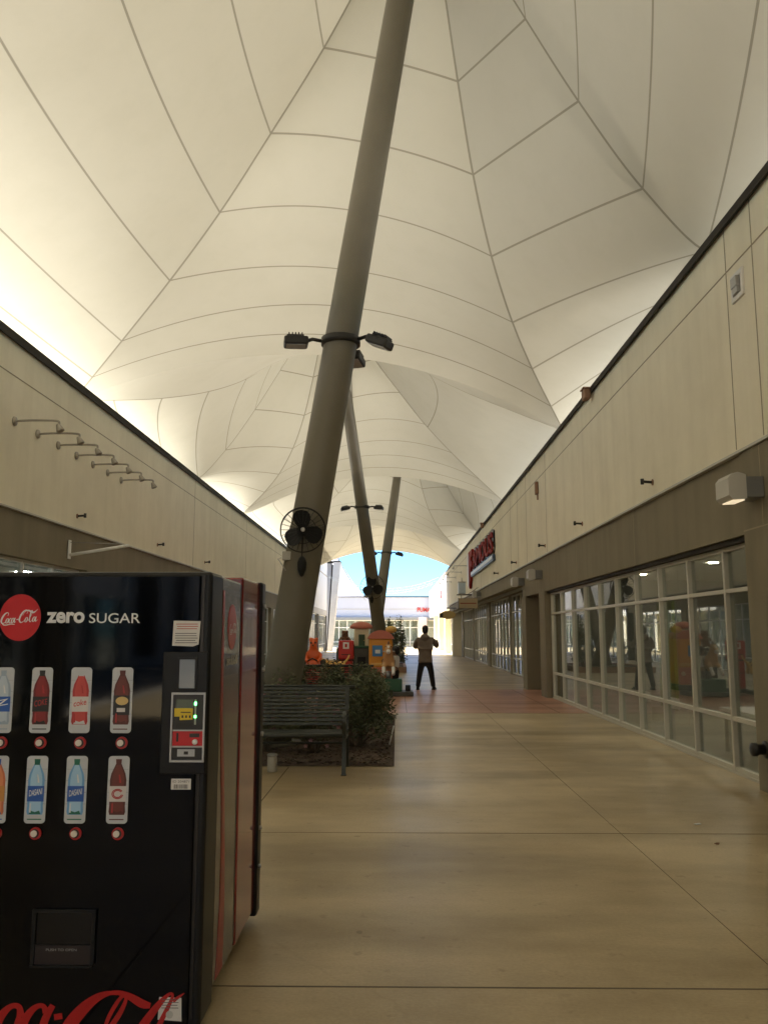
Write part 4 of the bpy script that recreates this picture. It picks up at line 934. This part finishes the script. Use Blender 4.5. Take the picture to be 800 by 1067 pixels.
# ------------------------------------------------------------------ benches
def bench(loc, rz, L, label):
    t = thing('slatted_bench', label, 'bench', loc, rz, 'slatted metal benches by the planter')
    b = MB()                                   # local: faces -Y, spans x -L..0
    for k in range(10):
        f = k / 9; z = .50 + .40 * f; y = .16 + .10 * f
        T = Matrix.Translation((0, y, z)) @ Matrix.Rotation(R(-14), 4, 'X')
        b.bbox(-L + .03, -.03, -.005, .005, -.0155, .0155, .003, 0, T)
    for x in (-L * .5,): b.tube([(x, .175, .48), (x, .28, .92)], .012)
    b.tube(crom([(-L + .03, .28, .90), (-L + .05, .285, .925), (-.05, .285, .925), (-.03, .28, .90)], 4), .016); b.build('backrest', M['bench'], t)
    s = MB()
    for k in range(9):
        y = -.30 + .052 * k; z = .435 - .012 * math.sin(math.pi * k / 8)
        s.bbox(-L + .03, -.03, y - .018, y + .018, z - .005, z + .005, .003)
    s.tube([(-L + .03, -.335, .42), (-.03, -.335, .42)], .024, 12); s.box(-L * .5 - .01, -L * .5 + .01, -.30, .15, .40, .424); s.build('seat', M['bench'], t)
    for x in (-.015, -L + .015):
        l = MB()
        def bar(pts, w=.045, h=.018):
            q = crom(pts, 6); vs = []; k = len(q)
            for i, p in enumerate(q):
                d = (q[min(i + 1, k - 1)] - q[max(i - 1, 0)]).normalized(); nn = Vector((0, -d.z, d.y))
                vs += [p + Vector((w / 2, 0, 0)) + nn * h, p + Vector((-w / 2, 0, 0)) + nn * h, p + Vector((-w / 2, 0, 0)) - nn * h, p + Vector((w / 2, 0, 0)) - nn * h]
            l.add(vs, [(4 * i + j, 4 * i + (j + 1) % 4, 4 * i + 4 + (j + 1) % 4, 4 * i + 4 + j) for i in range(k - 1) for j in range(4)] + [(3, 2, 1, 0), (4 * k - 4, 4 * k - 3, 4 * k - 2, 4 * k - 1)])
        bar([(x, -.36, .0), (x, -.33, .12), (x, -.30, .30), (x, -.31, .46), (x, -.34, .58), (x, -.29, .645), (x, -.1, .655), (x, .12, .64), (x, .22, .64)])
        bar([(x, .28, 0), (x, .22, .12), (x, .15, .30), (x, .15, .46), (x, .22, .70), (x, .285, .92)])
        bar([(x, -.31, .40), (x, 0, .385), (x, .15, .42)])
        l.bbox(x - .03, x + .03, -.39, -.31, 0, .012, .004); l.bbox(x - .03, x + .03, .24, .32, 0, .012, .004)
        l.build('side_frame', M['bench'], t)
    MB().tube([(-L + .03, .02, .30), (-.03, .02, .30)], .013).build('stretcher', M['bench'], t)
    return t
bench((-.57, 9.98, 0), 0, 1.83, 'dark green slatted metal bench beside the vending machine, facing the viewer')
bench((-2.35, 17.1, .004), R(180), 1.83, 'slatted metal bench beyond the shrubs with its back to the planter')
t = thing('ground_spotlight', 'small grey capped can at the planter corner under the bench', 'spotlight', (-1.41, 9.86, 0))
MB().lathe([(.05, 0), (.055, .01), (.055, .15), (.05, .17)], 18).build('can', M['galv'], t); MB().lathe([(.052, .171), (.058, .175), (.058, .195), (.03, .205)], 18).build('cap', M['steel'], t)
o = MB().tube([(-.10, 12.0, .03), (-.04, 12.05, .28)], .008).build('plant_stake', M['white']); tag(o, 'thin white plant stake leaning in the mulch by the big shrub', 'plant stake')

# ------------------------------------------------------------------ shrubs
def shrub(loc, rx, ry, h, n, label, seed, cols=('leaf_a', 'leaf_b', 'leaf_c', 'leaf_d'), flowers=0, leaf=.045, name='shrub', grp='shrubs in the mulch bed', z0=.12):
    rn = random.Random(seed); t = thing(name, label, 'shrub', loc, 0, grp)
    mb = MB(); cl = [(rn.uniform(-1, 1) * .75, rn.uniform(-1, 1) * .75, rn.uniform(.18, .95), rn.uniform(.22, .42), rn.choice((0, 0, 1, 1, 2))) for _ in range(26)]
    cnt = 0
    while cnt < n:
        c = rn.choice(cl)
        d = Vector((rn.gauss(0, 1), rn.gauss(0, 1), rn.gauss(0, 1))).normalized() * (rn.random() ** .45) * c[3]
        p = Vector((c[0] + d.x, c[1] + d.y, c[2] + d.z * .8))
        if p.x ** 2 + p.y ** 2 > 1.15 - .45 * p.z or p.z < .04: continue
        P = Vector((p.x * rx, p.y * ry, z0 + p.z * (h - z0)))
        a = Vector((rn.gauss(0, 1), rn.gauss(0, 1), rn.gauss(.2, .7))).normalized(); b = a.cross(Vector((rn.gauss(0, 1), rn.gauss(0, 1), rn.gauss(0, 1)))).normalized()
        l = leaf * rn.uniform(.6, 1.3); w = l * rn.uniform(.32, .5); nn = a.cross(b) * l * .15
        mi = c[4] if rn.random() < .7 else rn.choice((0, 1, 2, 2, 3))
        mb.add([P - a * l * .5, P + b * w * .5 + nn, P + a * l * .6, P - b * w * .5 + nn], [(0, 1, 2), (0, 2, 3)], mi); cnt += 1
    for _ in range(flowers):
        c = rn.choice(cl); a = rn.random() * 6.28
        P = Vector((math.cos(a) * rx * rn.uniform(.2, 1), math.sin(a) * ry * rn.uniform(.2, 1), rn.uniform(.15, .95) * h))
        for j in range(5):
            q = j * 1.256; mb.add([P, P + Vector((.022 * math.cos(q), -.01, .022 * math.sin(q))), P + Vector((.03 * math.cos(q + .5), -.012, .03 * math.sin(q + .5))), P + Vector((.022 * math.cos(q + 1), -.01, .022 * math.sin(q + 1)))], [(0, 1, 2, 3)], 4)
    mb.build('foliage', [M[c] for c in cols] + [M['pink']], t)
    st = MB()
    for c in cl[:18]:
        q = Vector((c[0] * rx, c[1] * ry, z0 + c[2] * (h - z0))); r0 = Vector((c[0] * .15 * rx, c[1] * .15 * ry, 0))
        st.tube(crom([r0, r0 * .5 + q * .45 + Vector((0, 0, .02)), q], 4), 0, 5, rad=[.012 - .009 * i / 8 for i in range(9)])
    st.build('stems', M['twig'], t); return t
shrub((-.56, 11.75, .03), .60, .6, 1.02, 5600, 'large bushy shrub at the right front of the mulch bed', 1, leaf=.06)
shrub((-1.22, 12.7, .03), .55, .5, 1.03, 3400, 'shrub in the middle of the mulch bed, just right of the thick mast', 2, leaf=.055)
shrub((-.85, 13.9, .03), .55, .5, .98, 2600, 'shrub at the back of the mulch bed behind the large bushy one', 3, leaf=.055)
shrub((-1.05, 11.15, .03), .42, .32, .62, 1800, 'low shrub with a few pink blooms behind the bench', 4, flowers=26, leaf=.045)
shrub((-1.72, 11.25, .03), .52, .36, .98, 3000, 'low pink flowering shrub in front of the thick mast base', 5, flowers=30, leaf=.045)
shrub((-2.3, 12.0, .03), .55, .5, 1.02, 2600, 'shrub at the left of the mulch bed beside the thick mast', 6, leaf=.055)
shrub((-.55, 15.2, .03), .5, .6, .85, 1800, 'farthest shrub in the mulch bed, near the second bench', 8, leaf=.05)
G5 = 'shrubs in the raised planter'
shrub((-.05, 35.6, .17), .5, .6, 1.85, 2600, 'tall dark shrub in the raised planter, right of the masts', 9, leaf=.10, grp=G5)
shrub((.0, 34.9, .17), .38, .4, .95, 1100, 'low dark shrub at the front of the raised planter', 10, leaf=.08, grp=G5)
shrub((-1.9, 36.3, .17), .5, .7, 1.1, 1300, 'shrub in the raised planter left of the masts', 11, leaf=.08, grp=G5)

# ------------------------------------------------------------------ skinned figures
def skin(name, V, E, parent, m, root=0, sub=2):
    me = bpy.data.meshes.new(name); me.from_pydata([v[:3] for v in V], E, []); o = bpy.data.objects.new(name, me); C.objects.link(o)
    md = o.modifiers.new('skin', 'SKIN'); md.use_smooth_shade = True
    for i, v in enumerate(V):
        r = v[3]; me.skin_vertices[0].data[i].radius = r if hasattr(r, '__len__') else (r, r)
    me.skin_vertices[0].data[root].use_root = True
    s = o.modifiers.new('sub', 'SUBSURF'); s.levels = sub; s.render_levels = sub
    dg = bpy.context.evaluated_depsgraph_get(); dg.update(); nm = bpy.data.meshes.new_from_object(o.evaluated_get(dg))
    bpy.data.objects.remove(o); bpy.data.meshes.remove(me)
    nm.name = name; nm.materials.clear(); nm.materials.append(m)
    for p in nm.polygons: p.use_smooth = True
    q = bpy.data.objects.new(name, nm); C.objects.link(q); q.parent = parent; return q
class SK:
    def __init__(s): s.V = []; s.E = []
    def v(s, p, r, frm=None):
        s.V.append((p[0], p[1], p[2], r)); i = len(s.V) - 1
        if frm is not None: s.E.append((frm, i))
        return i
    def chain(s, frm, pts):
        for p in pts: frm = s.v(p[:3], p[3], frm)
        return frm
def hand(k, wrist, tip_dir, side, sc_=1., up=(0, 0, 1)):
    """palm and five bent fingers growing from the wrist vertex"""
    W = Vector(k.V[wrist][:3]); d = Vector(tip_dir).normalized(); n = Vector(up).normalized(); lat = d.cross(n).normalized() * side
    pl = k.v(W + d * .05 * sc_, (.038 * sc_, .018 * sc_), wrist)
    for j, (o_, ln) in enumerate(((-.030, .068), (-.010, .078), (.010, .074), (.028, .058))):
        a = W + d * .09 * sc_ + lat * o_ * sc_
        k.chain(pl, [(*a, .0095 * sc_), (*(a + d * ln * .5 * sc_ - n * .012 * sc_), .0088 * sc_), (*(a + d * ln * .8 * sc_ - n * .035 * sc_), .0075 * sc_)])
    a = W + d * .035 * sc_ - lat * .042 * sc_
    k.chain(pl, [(*a, .011 * sc_), (*(a + d * .03 * sc_ - lat * .018 * sc_), .010 * sc_), (*(a + d * .055 * sc_ - lat * .016 * sc_ - n * .01 * sc_), .008 * sc_)])

# man, seen from behind, looking at something he holds
mn = thing('person', 'man seen from behind in grey brown hooded top and black trousers, arms raised', 'person', (.80, 23.85, .004), R(-8))
k = SK()
pel = k.v((0, 0, .93), (.125, .09)); ab = k.v((0, .0, 1.12), (.11, .08), pel); ch = k.v((0, .01, 1.34), (.11, .075), ab); nk = k.v((0, .02, 1.475), .055, ch)
hd0 = k.v((0, .03, 1.545), (.062, .07), nk); hd1 = k.v((0, .03, 1.63), (.078, .095), hd0); hd2 = k.v((0, .02, 1.705), (.06, .075), hd1)
k.v((0, .135, 1.615), .014, hd1)
for s in (-1, 1): k.v((s * .083, .02, 1.615), .013, hd1)
wr = {}
for s, el, w in ((1, (.30, .10, 1.20), (.30, .34, 1.33)), (-1, (-.27, .05, 1.17), (-.14, .30, 1.28))):
    sh = k.v((s * .185, .01, 1.385), .052, ch); e = k.chain(sh, [(*el, .043)]); e = k.chain(e, [(*w, .028)]); hand(k, e, (-.5 * s, .8, .25), -s)
for s, fy in ((-1, -.05), (1, .10)):
    hp = k.v((s * .095, 0, .88), .092, pel); kn = k.chain(hp, [(s * .15, fy * .5 + .03, .48, .055)]); an = k.chain(kn, [(s * .205, fy, .09, .036)]); k.chain(an, [(s * .215, fy + .10, .045, .034), (s * .22, fy + .17, .035, .026)])
skin('body', k.V, k.E, mn, M['skin'], 0)
k = SK()
a = k.v((0, 0, .80), (.195, .145)); a1 = k.v((0, 0, .95), (.20, .15), a); b = k.v((0, 0, 1.12), (.205, .15), a1); c = k.v((0, .01, 1.28), (.215, .15), b); d = k.v((0, .01, 1.40), (.17, .115), c); k.v((0, .0, 1.49), (.085, .085), d)
for s, el, w in ((1, (.32, .10, 1.18), (.30, .31, 1.315)), (-1, (-.29, .05, 1.15), (-.155, .275, 1.27))):
    sh = k.v((s * .20, .01, 1.375), .095, c); k.chain(sh, [(s * .27, .04, 1.28, .085), (*el, .075), (*((Vector(el) + Vector(w)) / 2), .062), (*w, .045)])
skin('hooded_top', k.V, k.E, mn, M['hoodie'], 1)
hd_ = MB().ball((0, -.085, 1.435), (.125, .075, .10), 0, 18); hd_.build('hood', M['hoodie'], mn)
MB().bbox(-.175, .175, -.125, .125, .735, .80, .03, seg=3).build('hem', M['hoodie'], mn)
k = SK(); a = k.v((0, 0, .90), (.158, .118)); a2 = k.v((0, 0, .80), (.14, .11), a)
for s, fy in ((-1, -.05), (1, .10)):
    k.chain(a2, [(s * .11, 0, .72, .105), (s * .155, fy * .5 + .03, .46, .086), (s * .20, fy, .14, .07), (s * .205, fy + .01, .07, .066)])
skin('trousers', k.V, k.E, mn, M['trouser'], 0)
for s, fy in ((-1, -.05), (1, .10)):
    T = Matrix.Translation((s * .216, fy + .06, 0)) @ Matrix.Rotation(R(-6) * s, 4, 'Z')
    sh = MB().bbox(-.047, .047, -.13, .15, .0, .035, .012, 0, T); sh.ball((0, .04, .045), (.045, .11, .045), 0, 14, T); sh.ball((0, -.06, .06), (.044, .07, .06), 0, 14, T); sh.build('shoe', M['black'], mn)
hr = MB().ball((0, .012, 1.675), (.089, .108, .098), 0, 20); hr.ball((0, -.02, 1.62), (.083, .085, .085), 0, 18); hr.build('hair', M['hair'], mn)
for s in (-1, 1): MB().ball((s * .03, .118, 1.635), .010, 0, 10).build('eye', M['white'], mn)
MB().bbox(-.022, .022, .112, .126, 1.575, 1.583, .003).build('mouth', M['salmon'], mn)
ph = MB().bbox(-.075, .075, -.006, .006, -.038, .038, .005).build('phone', M['black']); ph.location = (.99, 24.25, 1.37); ph.rotation_euler = (R(12), 0, R(-8)); tag(ph, 'dark phone held up in the hands of the man in the hooded top', 'phone')

# child standing by the pony ride
kd = thing('person', 'small child in a white shirt and dark trousers standing at the pony ride', 'person', (-.02, 21.75, .12), R(70))
k = SK(); pel = k.v((0, 0, .56), (.085, .07)); ch = k.v((0, 0, .78), (.095, .07), pel); nk = k.v((0, .01, .885), .038, ch); h1 = k.v((0, .02, .94), (.06, .065), nk); h2 = k.v((0, .02, 1.01), (.075, .085), h1); k.v((0, .01, 1.07), (.055, .06), h2); k.v((0, .105, .985), .011, h2)
for s in (-1, 1): k.v((s * .075, .01, .985), .012, h2)
for s in (-1, 1):
    sh = k.v((s * .115, 0, .84), .04, ch); e = k.chain(sh, [(s * .15, .10, .72, .03), (s * .10, .26, .74, .021)]); hand(k, e, (-.1 * s, 1, .1), -s, .7)
    hp = k.v((s * .06, 0, .53), .06, pel); k.chain(hp, [(s * .065, .01, .29, .042), (s * .07, 0, .06, .028), (s * .07, .07, .03, .026), (s * .07, .11, .025, .02)])
skin('body', k.V, k.E, kd, M['skin'], 0)
k = SK(); a = k.v((0, 0, .53), (.115, .10)); b = k.v((0, 0, .70), (.115, .092), a); c = k.v((0, 0, .81), (.11, .08), b); k.v((0, 0, .87), (.055, .055), c)
for s in (-1, 1): k.chain(c, [(s * .115, 0, .825, .055), (s * .14, .05, .76, .05)])
skin('shirt', k.V, k.E, kd, M['shirt'], 0)
k = SK(); a = k.v((0, 0, .55), (.10, .085)); a2 = k.v((0, 0, .49), (.095, .08), a)
for s in (-1, 1): k.chain(a2, [(s * .065, 0, .42, .066), (s * .067, .01, .27, .055), (s * .07, 0, .08, .046)])
skin('trousers', k.V, k.E, kd, M['trouser'], 0)
for s in (-1, 1): MB().ball((s * .07, .04, .03), (.036, .085, .032), 0, 12).build('shoe', M['white'], kd)
MB().ball((0, .0, 1.035), (.092, .10, .085), 0, 18).ball((0, -.035, .97), (.082, .06, .08), 0, 16).build('hair', M['hair'], kd)
for s in (-1, 1): MB().ball((s * .028, .098, 1.0), .009, 0, 8).build('eye', M['white'], kd)

# ------------------------------------------------------------------ coin operated rides
def finger_legs(k, frm, pts): k.chain(frm, pts)
# pony ride on a green pedestal
py = thing('pony_ride', 'brown and white pony ride on a dark green pedestal, front hooves stretched out', 'kiddie ride', (-.20, 21.75, .004))
MB().bbox(-.36, .62, -.42, .42, 0, .11, .02).build('base', M['greybox'], py)
MB().bbox(-.30, .34, -.34, .34, .112, .42, .025).build('pedestal', M['green'], py)
MB().tube([(0, 0, .42), (0, 0, .60)], .07, 14).build('post', M['steel'], py)
k = SK(); a = k.v((0, .22, .80), (.15, .17)); b = k.v((0, 0, .80), (.15, .16), a); c = k.v((0, -.22, .86), (.15, .17), b)
n1 = k.chain(c, [(0, -.33, 1.02, .095), (0, -.40, 1.16, .08)]); h = k.chain(n1, [(0, -.47, 1.21, .075), (0, -.58, 1.13, .055), (0, -.63, 1.08, .048)])
for s in (-1, 1):
    k.v((s * .05, -.39, 1.29), .018, n1)
    f = k.chain(c, [(s * .10, -.30, .78, .065), (s * .12, -.45, .72, .045), (s * .12, -.56, .62, .033), (s * .12, -.62, .56, .034)])
    f = k.chain(a, [(s * .10, .28, .72, .075), (s * .11, .24, .58, .045), (s * .11, .34, .48, .035), (s * .11, .32, .43, .034)])
k.chain(a, [(0, .38, .82, .04), (0, .44, .66, .045), (0, .43, .54, .02)])
skin('body', k.V, k.E, py, M['tan'], 1)
mz = MB().ball((0, -.60, 1.10), (.058, .075, .062), 0, 14).ball((0, -.52, 1.19), (.03, .08, .06)); mz.build('muzzle', M['white'], py)
for s in (-1, 1): MB().tube([(s * .12, -.47, .705), (s * .12, -.565, .615), (s * .12, -.635, .545)], .043, 10).build('hoof_sock', M['white'], py)
MB().ball((0, .0, .93), (.13, .20, .06), 0, 16).bbox(-.165, .165, -.12, .12, .74, .92, .03).build('saddle', M['black'], py)
mn_ = MB()
for i in range(7): f = i / 6; mn_.ball((0, -.27 - .12 * f, 1.05 + .24 * f), (.03, .06, .07), 0, 10)
mn_.build('mane', M['brown'], py)
MB().tube([(-.16, -.36, 1.10), (.16, -.36, 1.10)], .014).build('handlebar', M['steel'], py)
for s in (-1, 1): MB().ball((s * .068, -.50, 1.22), .014, 0, 8).build('eye', M['black'], py)
MB().bbox(.42, .55, -.10, .05, .112, .26, .015).build('coin_box', M['black'], py)
# orange cab ride with blue panel
cb = thing('cab_ride', 'orange cab shaped ride with a salmon roof and a blue panel', 'kiddie ride', (-.45, 24.2, 0))
MB().bbox(-.42, .42, -.5, .5, .0, .14, .03).build('base', M['greybox'], cb)
MB().bbox(-.32, .34, -.42, .42, .14, 1.42, .07, seg=3).build('cab', M['yellow_or'], cb)
MB().bbox(-.33, .35, -.445, -.415, .16, .62, .03).build('lower_front', M['salmon'], cb)
rf = MB(); pr = [(-.36 + .74 * j / 10, 1.42 + .22 * math.sin(math.pi * j / 10) ** .6) for j in range(11)]; rf.prism(pr + [(.38, 1.40), (-.36, 1.40)], lambda u, v, s: (u, .46 - .92 * s, v)); rf.build('roof', M['salmon'], cb)
wn = MB().bbox(-.22, .06, -.44, -.415, .92, 1.22, .01).build('screen', M['blue'], cb); MB().box(-.14, .0, -.446, -.441, 1.0, 1.1).build('screen_mark', M['white'], wn)
for x in (-.2, .22): MB().lathe([(.06, 0), (.05, .03), (.02, .035)], 14, 0, Matrix.Translation((x, -.445, .45)) @ Matrix.Rotation(R(90), 4, 'X')).build('headlight', M['cream'], cb)
MB().bbox(-.26, .30, -.46, -.44, .66, .74, .01).build('bumper', M['yellow'], cb)
MB().ball((.30, -.2, 1.66), (.16, .14, .10), 0, 14).build('roof_ornament', M['yellow'], cb)
# red booth ride
rbx = thing('booth_ride', 'narrow red booth with a white square label standing among the rides', 'kiddie ride', (-1.34, 22.9, .004))
MB().bbox(-.22, .22, -.22, .22, 0, .10, .02).build('base', M['black'], rbx)
MB().bbox(-.17, .17, -.17, .17, .10, .84, .03).build('lower_cabinet', M['red'], rbx)
MB().bbox(-.20, .20, -.19, .19, .86, 1.36, .03).build('upper_cabinet', M['red'], rbx)
MB().box(-.21, .21, -.20, .20, .83, .862).build('belt', M['black'], rbx)
lb_ = MB().bbox(-.08, .08, -.198, -.188, 1.14, 1.31, .005).build('label_plate', M['white'], rbx); MB().box(-.03, .03, -.203, -.199, 1.18, 1.27).build('label_mark', M['red'], lb_)
MB().box(-.12, .12, -.197, -.190, .98, 1.0).box(-.1, .1, -.178, -.171, .5, .52).build('slot', M['black'], rbx)
for s in (-1, 1): MB().bbox(s * .2 - .015, s * .2 + .015, -.05, .05, .95, 1.25, .01).build('handle', M['black'], rbx)
# playhouse ride with red roof
hs = thing('playhouse_ride', 'toy house ride with a red mushroom roof on a dark cabinet', 'kiddie ride', (-1.12, 26.0, 0))
MB().bbox(-.28, .34, -.40, .40, 0, 1.12, .02).build('cabinet', M['greybox'], hs)
MB().bbox(-.30, .36, -.42, .42, 1.122, 1.17, .01).build('cabinet_top', M['green'], hs)
MB().bbox(-.16, .28, -.26, .26, 1.172, 1.70, .03).build('house', M['cream'], hs)
dw = MB().bbox(-.02, .17, -.275, -.262, 1.175, 1.52, .01).build('door', M['green2'], hs); MB().ball((.14, -.28, 1.34), .012, 0, 8).build('handle', M['yellow'], dw)
MB().lathe([(.33, 1.69), (.36, 1.72), (.33, 1.79), (.24, 1.86), (.10, 1.90), (.02, 1.91)], 24, 0, Matrix.Translation((.05, 0, 0))).build('roof', M['salmon'], hs)
MB().bbox(-.05, .20, -.415, -.402, .60, .86, .01).build('coin_panel', M['black'], hs)
# little brown bear beside the house
k = SK(); a = k.v((0, 0, .15), .13); b = k.v((0, 0, .30), .10, a); c = k.v((0, -.02, .43), .10, b)
for s in (-1, 1): k.v((s * .08, 0, .53), .035, c); k.chain(b, [(s * .13, -.03, .28, .04), (s * .17, -.12, .2, .035)]); k.chain(a, [(s * .1, -.12, .06, .05), (s * .12, -.22, .06, .045)])
k.v((0, -.12, .41), .045, c)
br = thing('bear_ride', 'small dark brown bear figure seated left of the toy house', 'kiddie ride', (-1.55, 25.7, 0))
MB().bbox(-.24, .24, -.26, .24, 0, 1.12, .02).build('plinth', M['greybox'], br)
bo = skin('body', k.V, k.E, br, M['brown'], 0); bo.location = (0, 0, 1.12)
MB().ball((0, -.16, 1.54), .02, 0, 8).build('nose', M['black'], br)
for s in (-1, 1): MB().ball((s * .04, -.11, 1.585), .014, 0, 8).build('eye', M['black'], br)
# orange creature ride on a red car
oc = thing('creature_ride', 'bright orange eared creature sitting on a red ride car', 'kiddie ride', (-2.12, 21.9, .004))
MB().bbox(-.42, .45, -.30, .42, 0, .10, .02).build('base', M['greybox'], oc)
MB().bbox(-.36, .40, -.26, .38, .28, .58, .09, seg=3).bbox(-.30, .30, -.24, .10, .58, .72, .05).build('car_body', M['red'], oc)
MB().bbox(-.30, .30, .10, .34, .58, .88, .04).build('seat_back', M['greybox'], oc)
for x in (-.30, .33):
    for y in (-.28, .38):
        w = MB().lathe([(.16, -.05), (.17, -.03), (.17, .03), (.16, .05)], 18, 0, Matrix.Translation((x, y, .26)) @ Matrix.Rotation(R(90), 4, 'X')).build('wheel', M['black'], oc)
        MB().lathe([(.08, -.055), (.08, .055)], 14, 0, Matrix.Translation((x, y, .26)) @ Matrix.Rotation(R(90), 4, 'X')).build('rim', M['yellow'], w)
k = SK(); a = k.v((0, 0, .78), (.15, .14)); b = k.v((0, -.01, .98), (.165, .15), a); c = k.v((0, -.02, 1.14), .10, b); d = k.v((0, -.03, 1.27), (.135, .125), c); k.v((0, -.03, 1.37), .08, d); k.v((0, -.16, 1.23), .05, d)
for s in (-1, 1):
    k.v((s * .10, -.02, 1.44), .04, d)
    k.chain(b, [(s * .19, -.06, 1.0, .05), (s * .18, -.20, .88, .045), (s * .10, -.26, .84, .045)])
    k.chain(a, [(s * .13, -.14, .72, .07), (s * .15, -.26, .70, .06)])
skin('body', k.V, k.E, oc, M['orange'], 0)
for s in (-1, 1): MB().ball((s * .055, -.145, 1.31), .025, 0, 10).build('eye', M['black'], oc)
MB().ball((0, -.21, 1.245), .025, 0, 10).build('nose', M['black'], oc)
MB().tube([(-.12, -.26, .86), (0, -.30, .92), (.12, -.26, .86)], .02).build('steering_bar', M['black'], oc)
# spotted cat ride
sp = thing('spotted_cat_ride', 'yellow spotted crouching cat ride between the orange creature and the red booth', 'kiddie ride', (-1.72, 22.2, .004))
MB().bbox(-.36, .36, -.25, .25, 0, .10, .02).build('base', M['greybox'], sp); MB().tube([(0, 0, .1), (0, 0, .62)], .06, 12).build('post', M['steel'], sp)
k = SK(); a = k.v((.26, 0, .74), (.13, .13)); b = k.v((0, 0, .72), (.12, .12), a); c = k.v((-.22, 0, .76), (.13, .13), b); n_ = k.v((-.30, -.03, .86), .085, c); h = k.v((-.33, -.05, .95), .105, n_); k.v((-.34, -.17, .92), .045, h)
for s in (-1, 1):
    k.v((-.33 + s * .08, -.03, 1.05), .025, h)
    k.chain(c, [(-.26, s * .11, .66, .055), (-.36, s * .12, .58, .045)]); k.chain(a, [(.28, s * .11, .66, .065), (.34, s * .12, .56, .045), (.28, s * .13, .52, .04)])
k.chain(a, [(.38, 0, .80, .03), (.46, 0, .90, .025), (.50, 0, 1.0, .022)])
skin('body', k.V, k.E, sp, M['yellow'], 1)
st = MB(); rn = random.Random(5)
for i in range(26):
    x = rn.uniform(-.3, .34); a = rn.uniform(-1.9, 1.0); st.ball((x, -.122 * math.cos(a), .74 + .125 * math.sin(a)), (.028, .014, .024), 0, 8)
st.build('spots', M['brown'], sp)
MB().ball((.0, 0, .85), (.14, .10, .04), 0, 12).build('saddle', M['cream'], sp)
MB().ball((-.345, -.22, .93), .018, 0, 8).build('nose', M['black'], sp)

# litter on the floor
o = MB().bbox(-.03, .03, -.012, .012, 0, .008, .003).box(-.01, .02, .012, .02, 0, .004).build('paper_scrap', M['white']); o.location = (2.46, 7.25, .001); o.rotation_euler = (0, 0, .4); tag(o, 'tiny white paper scrap lying on the concrete at right', 'litter')
o = MB().bbox(-.02, .02, -.012, .012, 0, .008, .003).box(-.005, .012, .012, .022, 0, .004).build('dry_leaf', M['brown']); o.location = (2.38, 6.6, .001); o.rotation_euler = (0, 0, 1.1); tag(o, 'tiny dark dry leaf lying on the concrete at right', 'leaf')

# ------------------------------------------------------------------ light
SE, SA = R(65), R(-75)      # elevation; azimuth from +Y towards +X (negative = towards -X)
dirv = Vector((math.cos(SE) * math.sin(SA), math.cos(SE) * math.cos(SA), math.sin(SE)))
w = bpy.data.worlds.new('World'); sc.world = w; w.use_nodes = True
nt = w.node_tree; bg = nt.nodes['Background']; sky = nt.nodes.new('ShaderNodeTexSky'); sky.sky_type = 'NISHITA'; sky.sun_disc = False
sky.sun_elevation = SE; sky.sun_rotation = SA; sky.air_density = 1.25; sky.dust_density = .1; sky.ozone_density = 2.5; sky.altitude = 5000
mx = nt.nodes.new('ShaderNodeMix'); mx.data_type = 'RGBA'; mx.blend_type = 'MULTIPLY'; mx.inputs[0].default_value = 1; mx.inputs[7].default_value = (.50, .78, .94, 1)
nt.links.new(sky.outputs[0], mx.inputs[6]); nt.links.new(mx.outputs[2], bg.inputs['Color']); bg.inputs['Strength'].default_value = .05
sl = bpy.data.lights.new('sun', 'SUN'); sl.energy = 4.8; sl.angle = R(.5); sl.color = (1, .955, .88)
so = bpy.data.objects.new('sun', sl); C.objects.link(so); so.rotation_euler = (-dirv).to_track_quat('-Z', 'Y').to_euler(); so.location = (-20, 20, 40)

# ------------------------------------------------------------------ camera
cam = bpy.data.cameras.new('camera'); co = bpy.data.objects.new('camera', cam); C.objects.link(co)
co.location = (0, 0, 1.55); co.rotation_euler = (R(90 + 8.180), 0, R(.838)); cam.sensor_width = 36; cam.lens = 880 / 1067 * 36; cam.clip_end = 2000; cam.clip_start = .05
sc.camera = co
vs = sc.view_settings; vs.view_transform = 'Standard'; vs.look = 'None'; vs.gamma = 1; vs.exposure = 2.98; vs.use_curve_mapping = False
cy = sc.cycles
cy.max_bounces = 10; cy.diffuse_bounces = 6; cy.glossy_bounces = 4; cy.transmission_bounces = 6; cy.transparent_max_bounces = 16
cy.use_denoising = True; cy.sample_clamp_indirect = 6
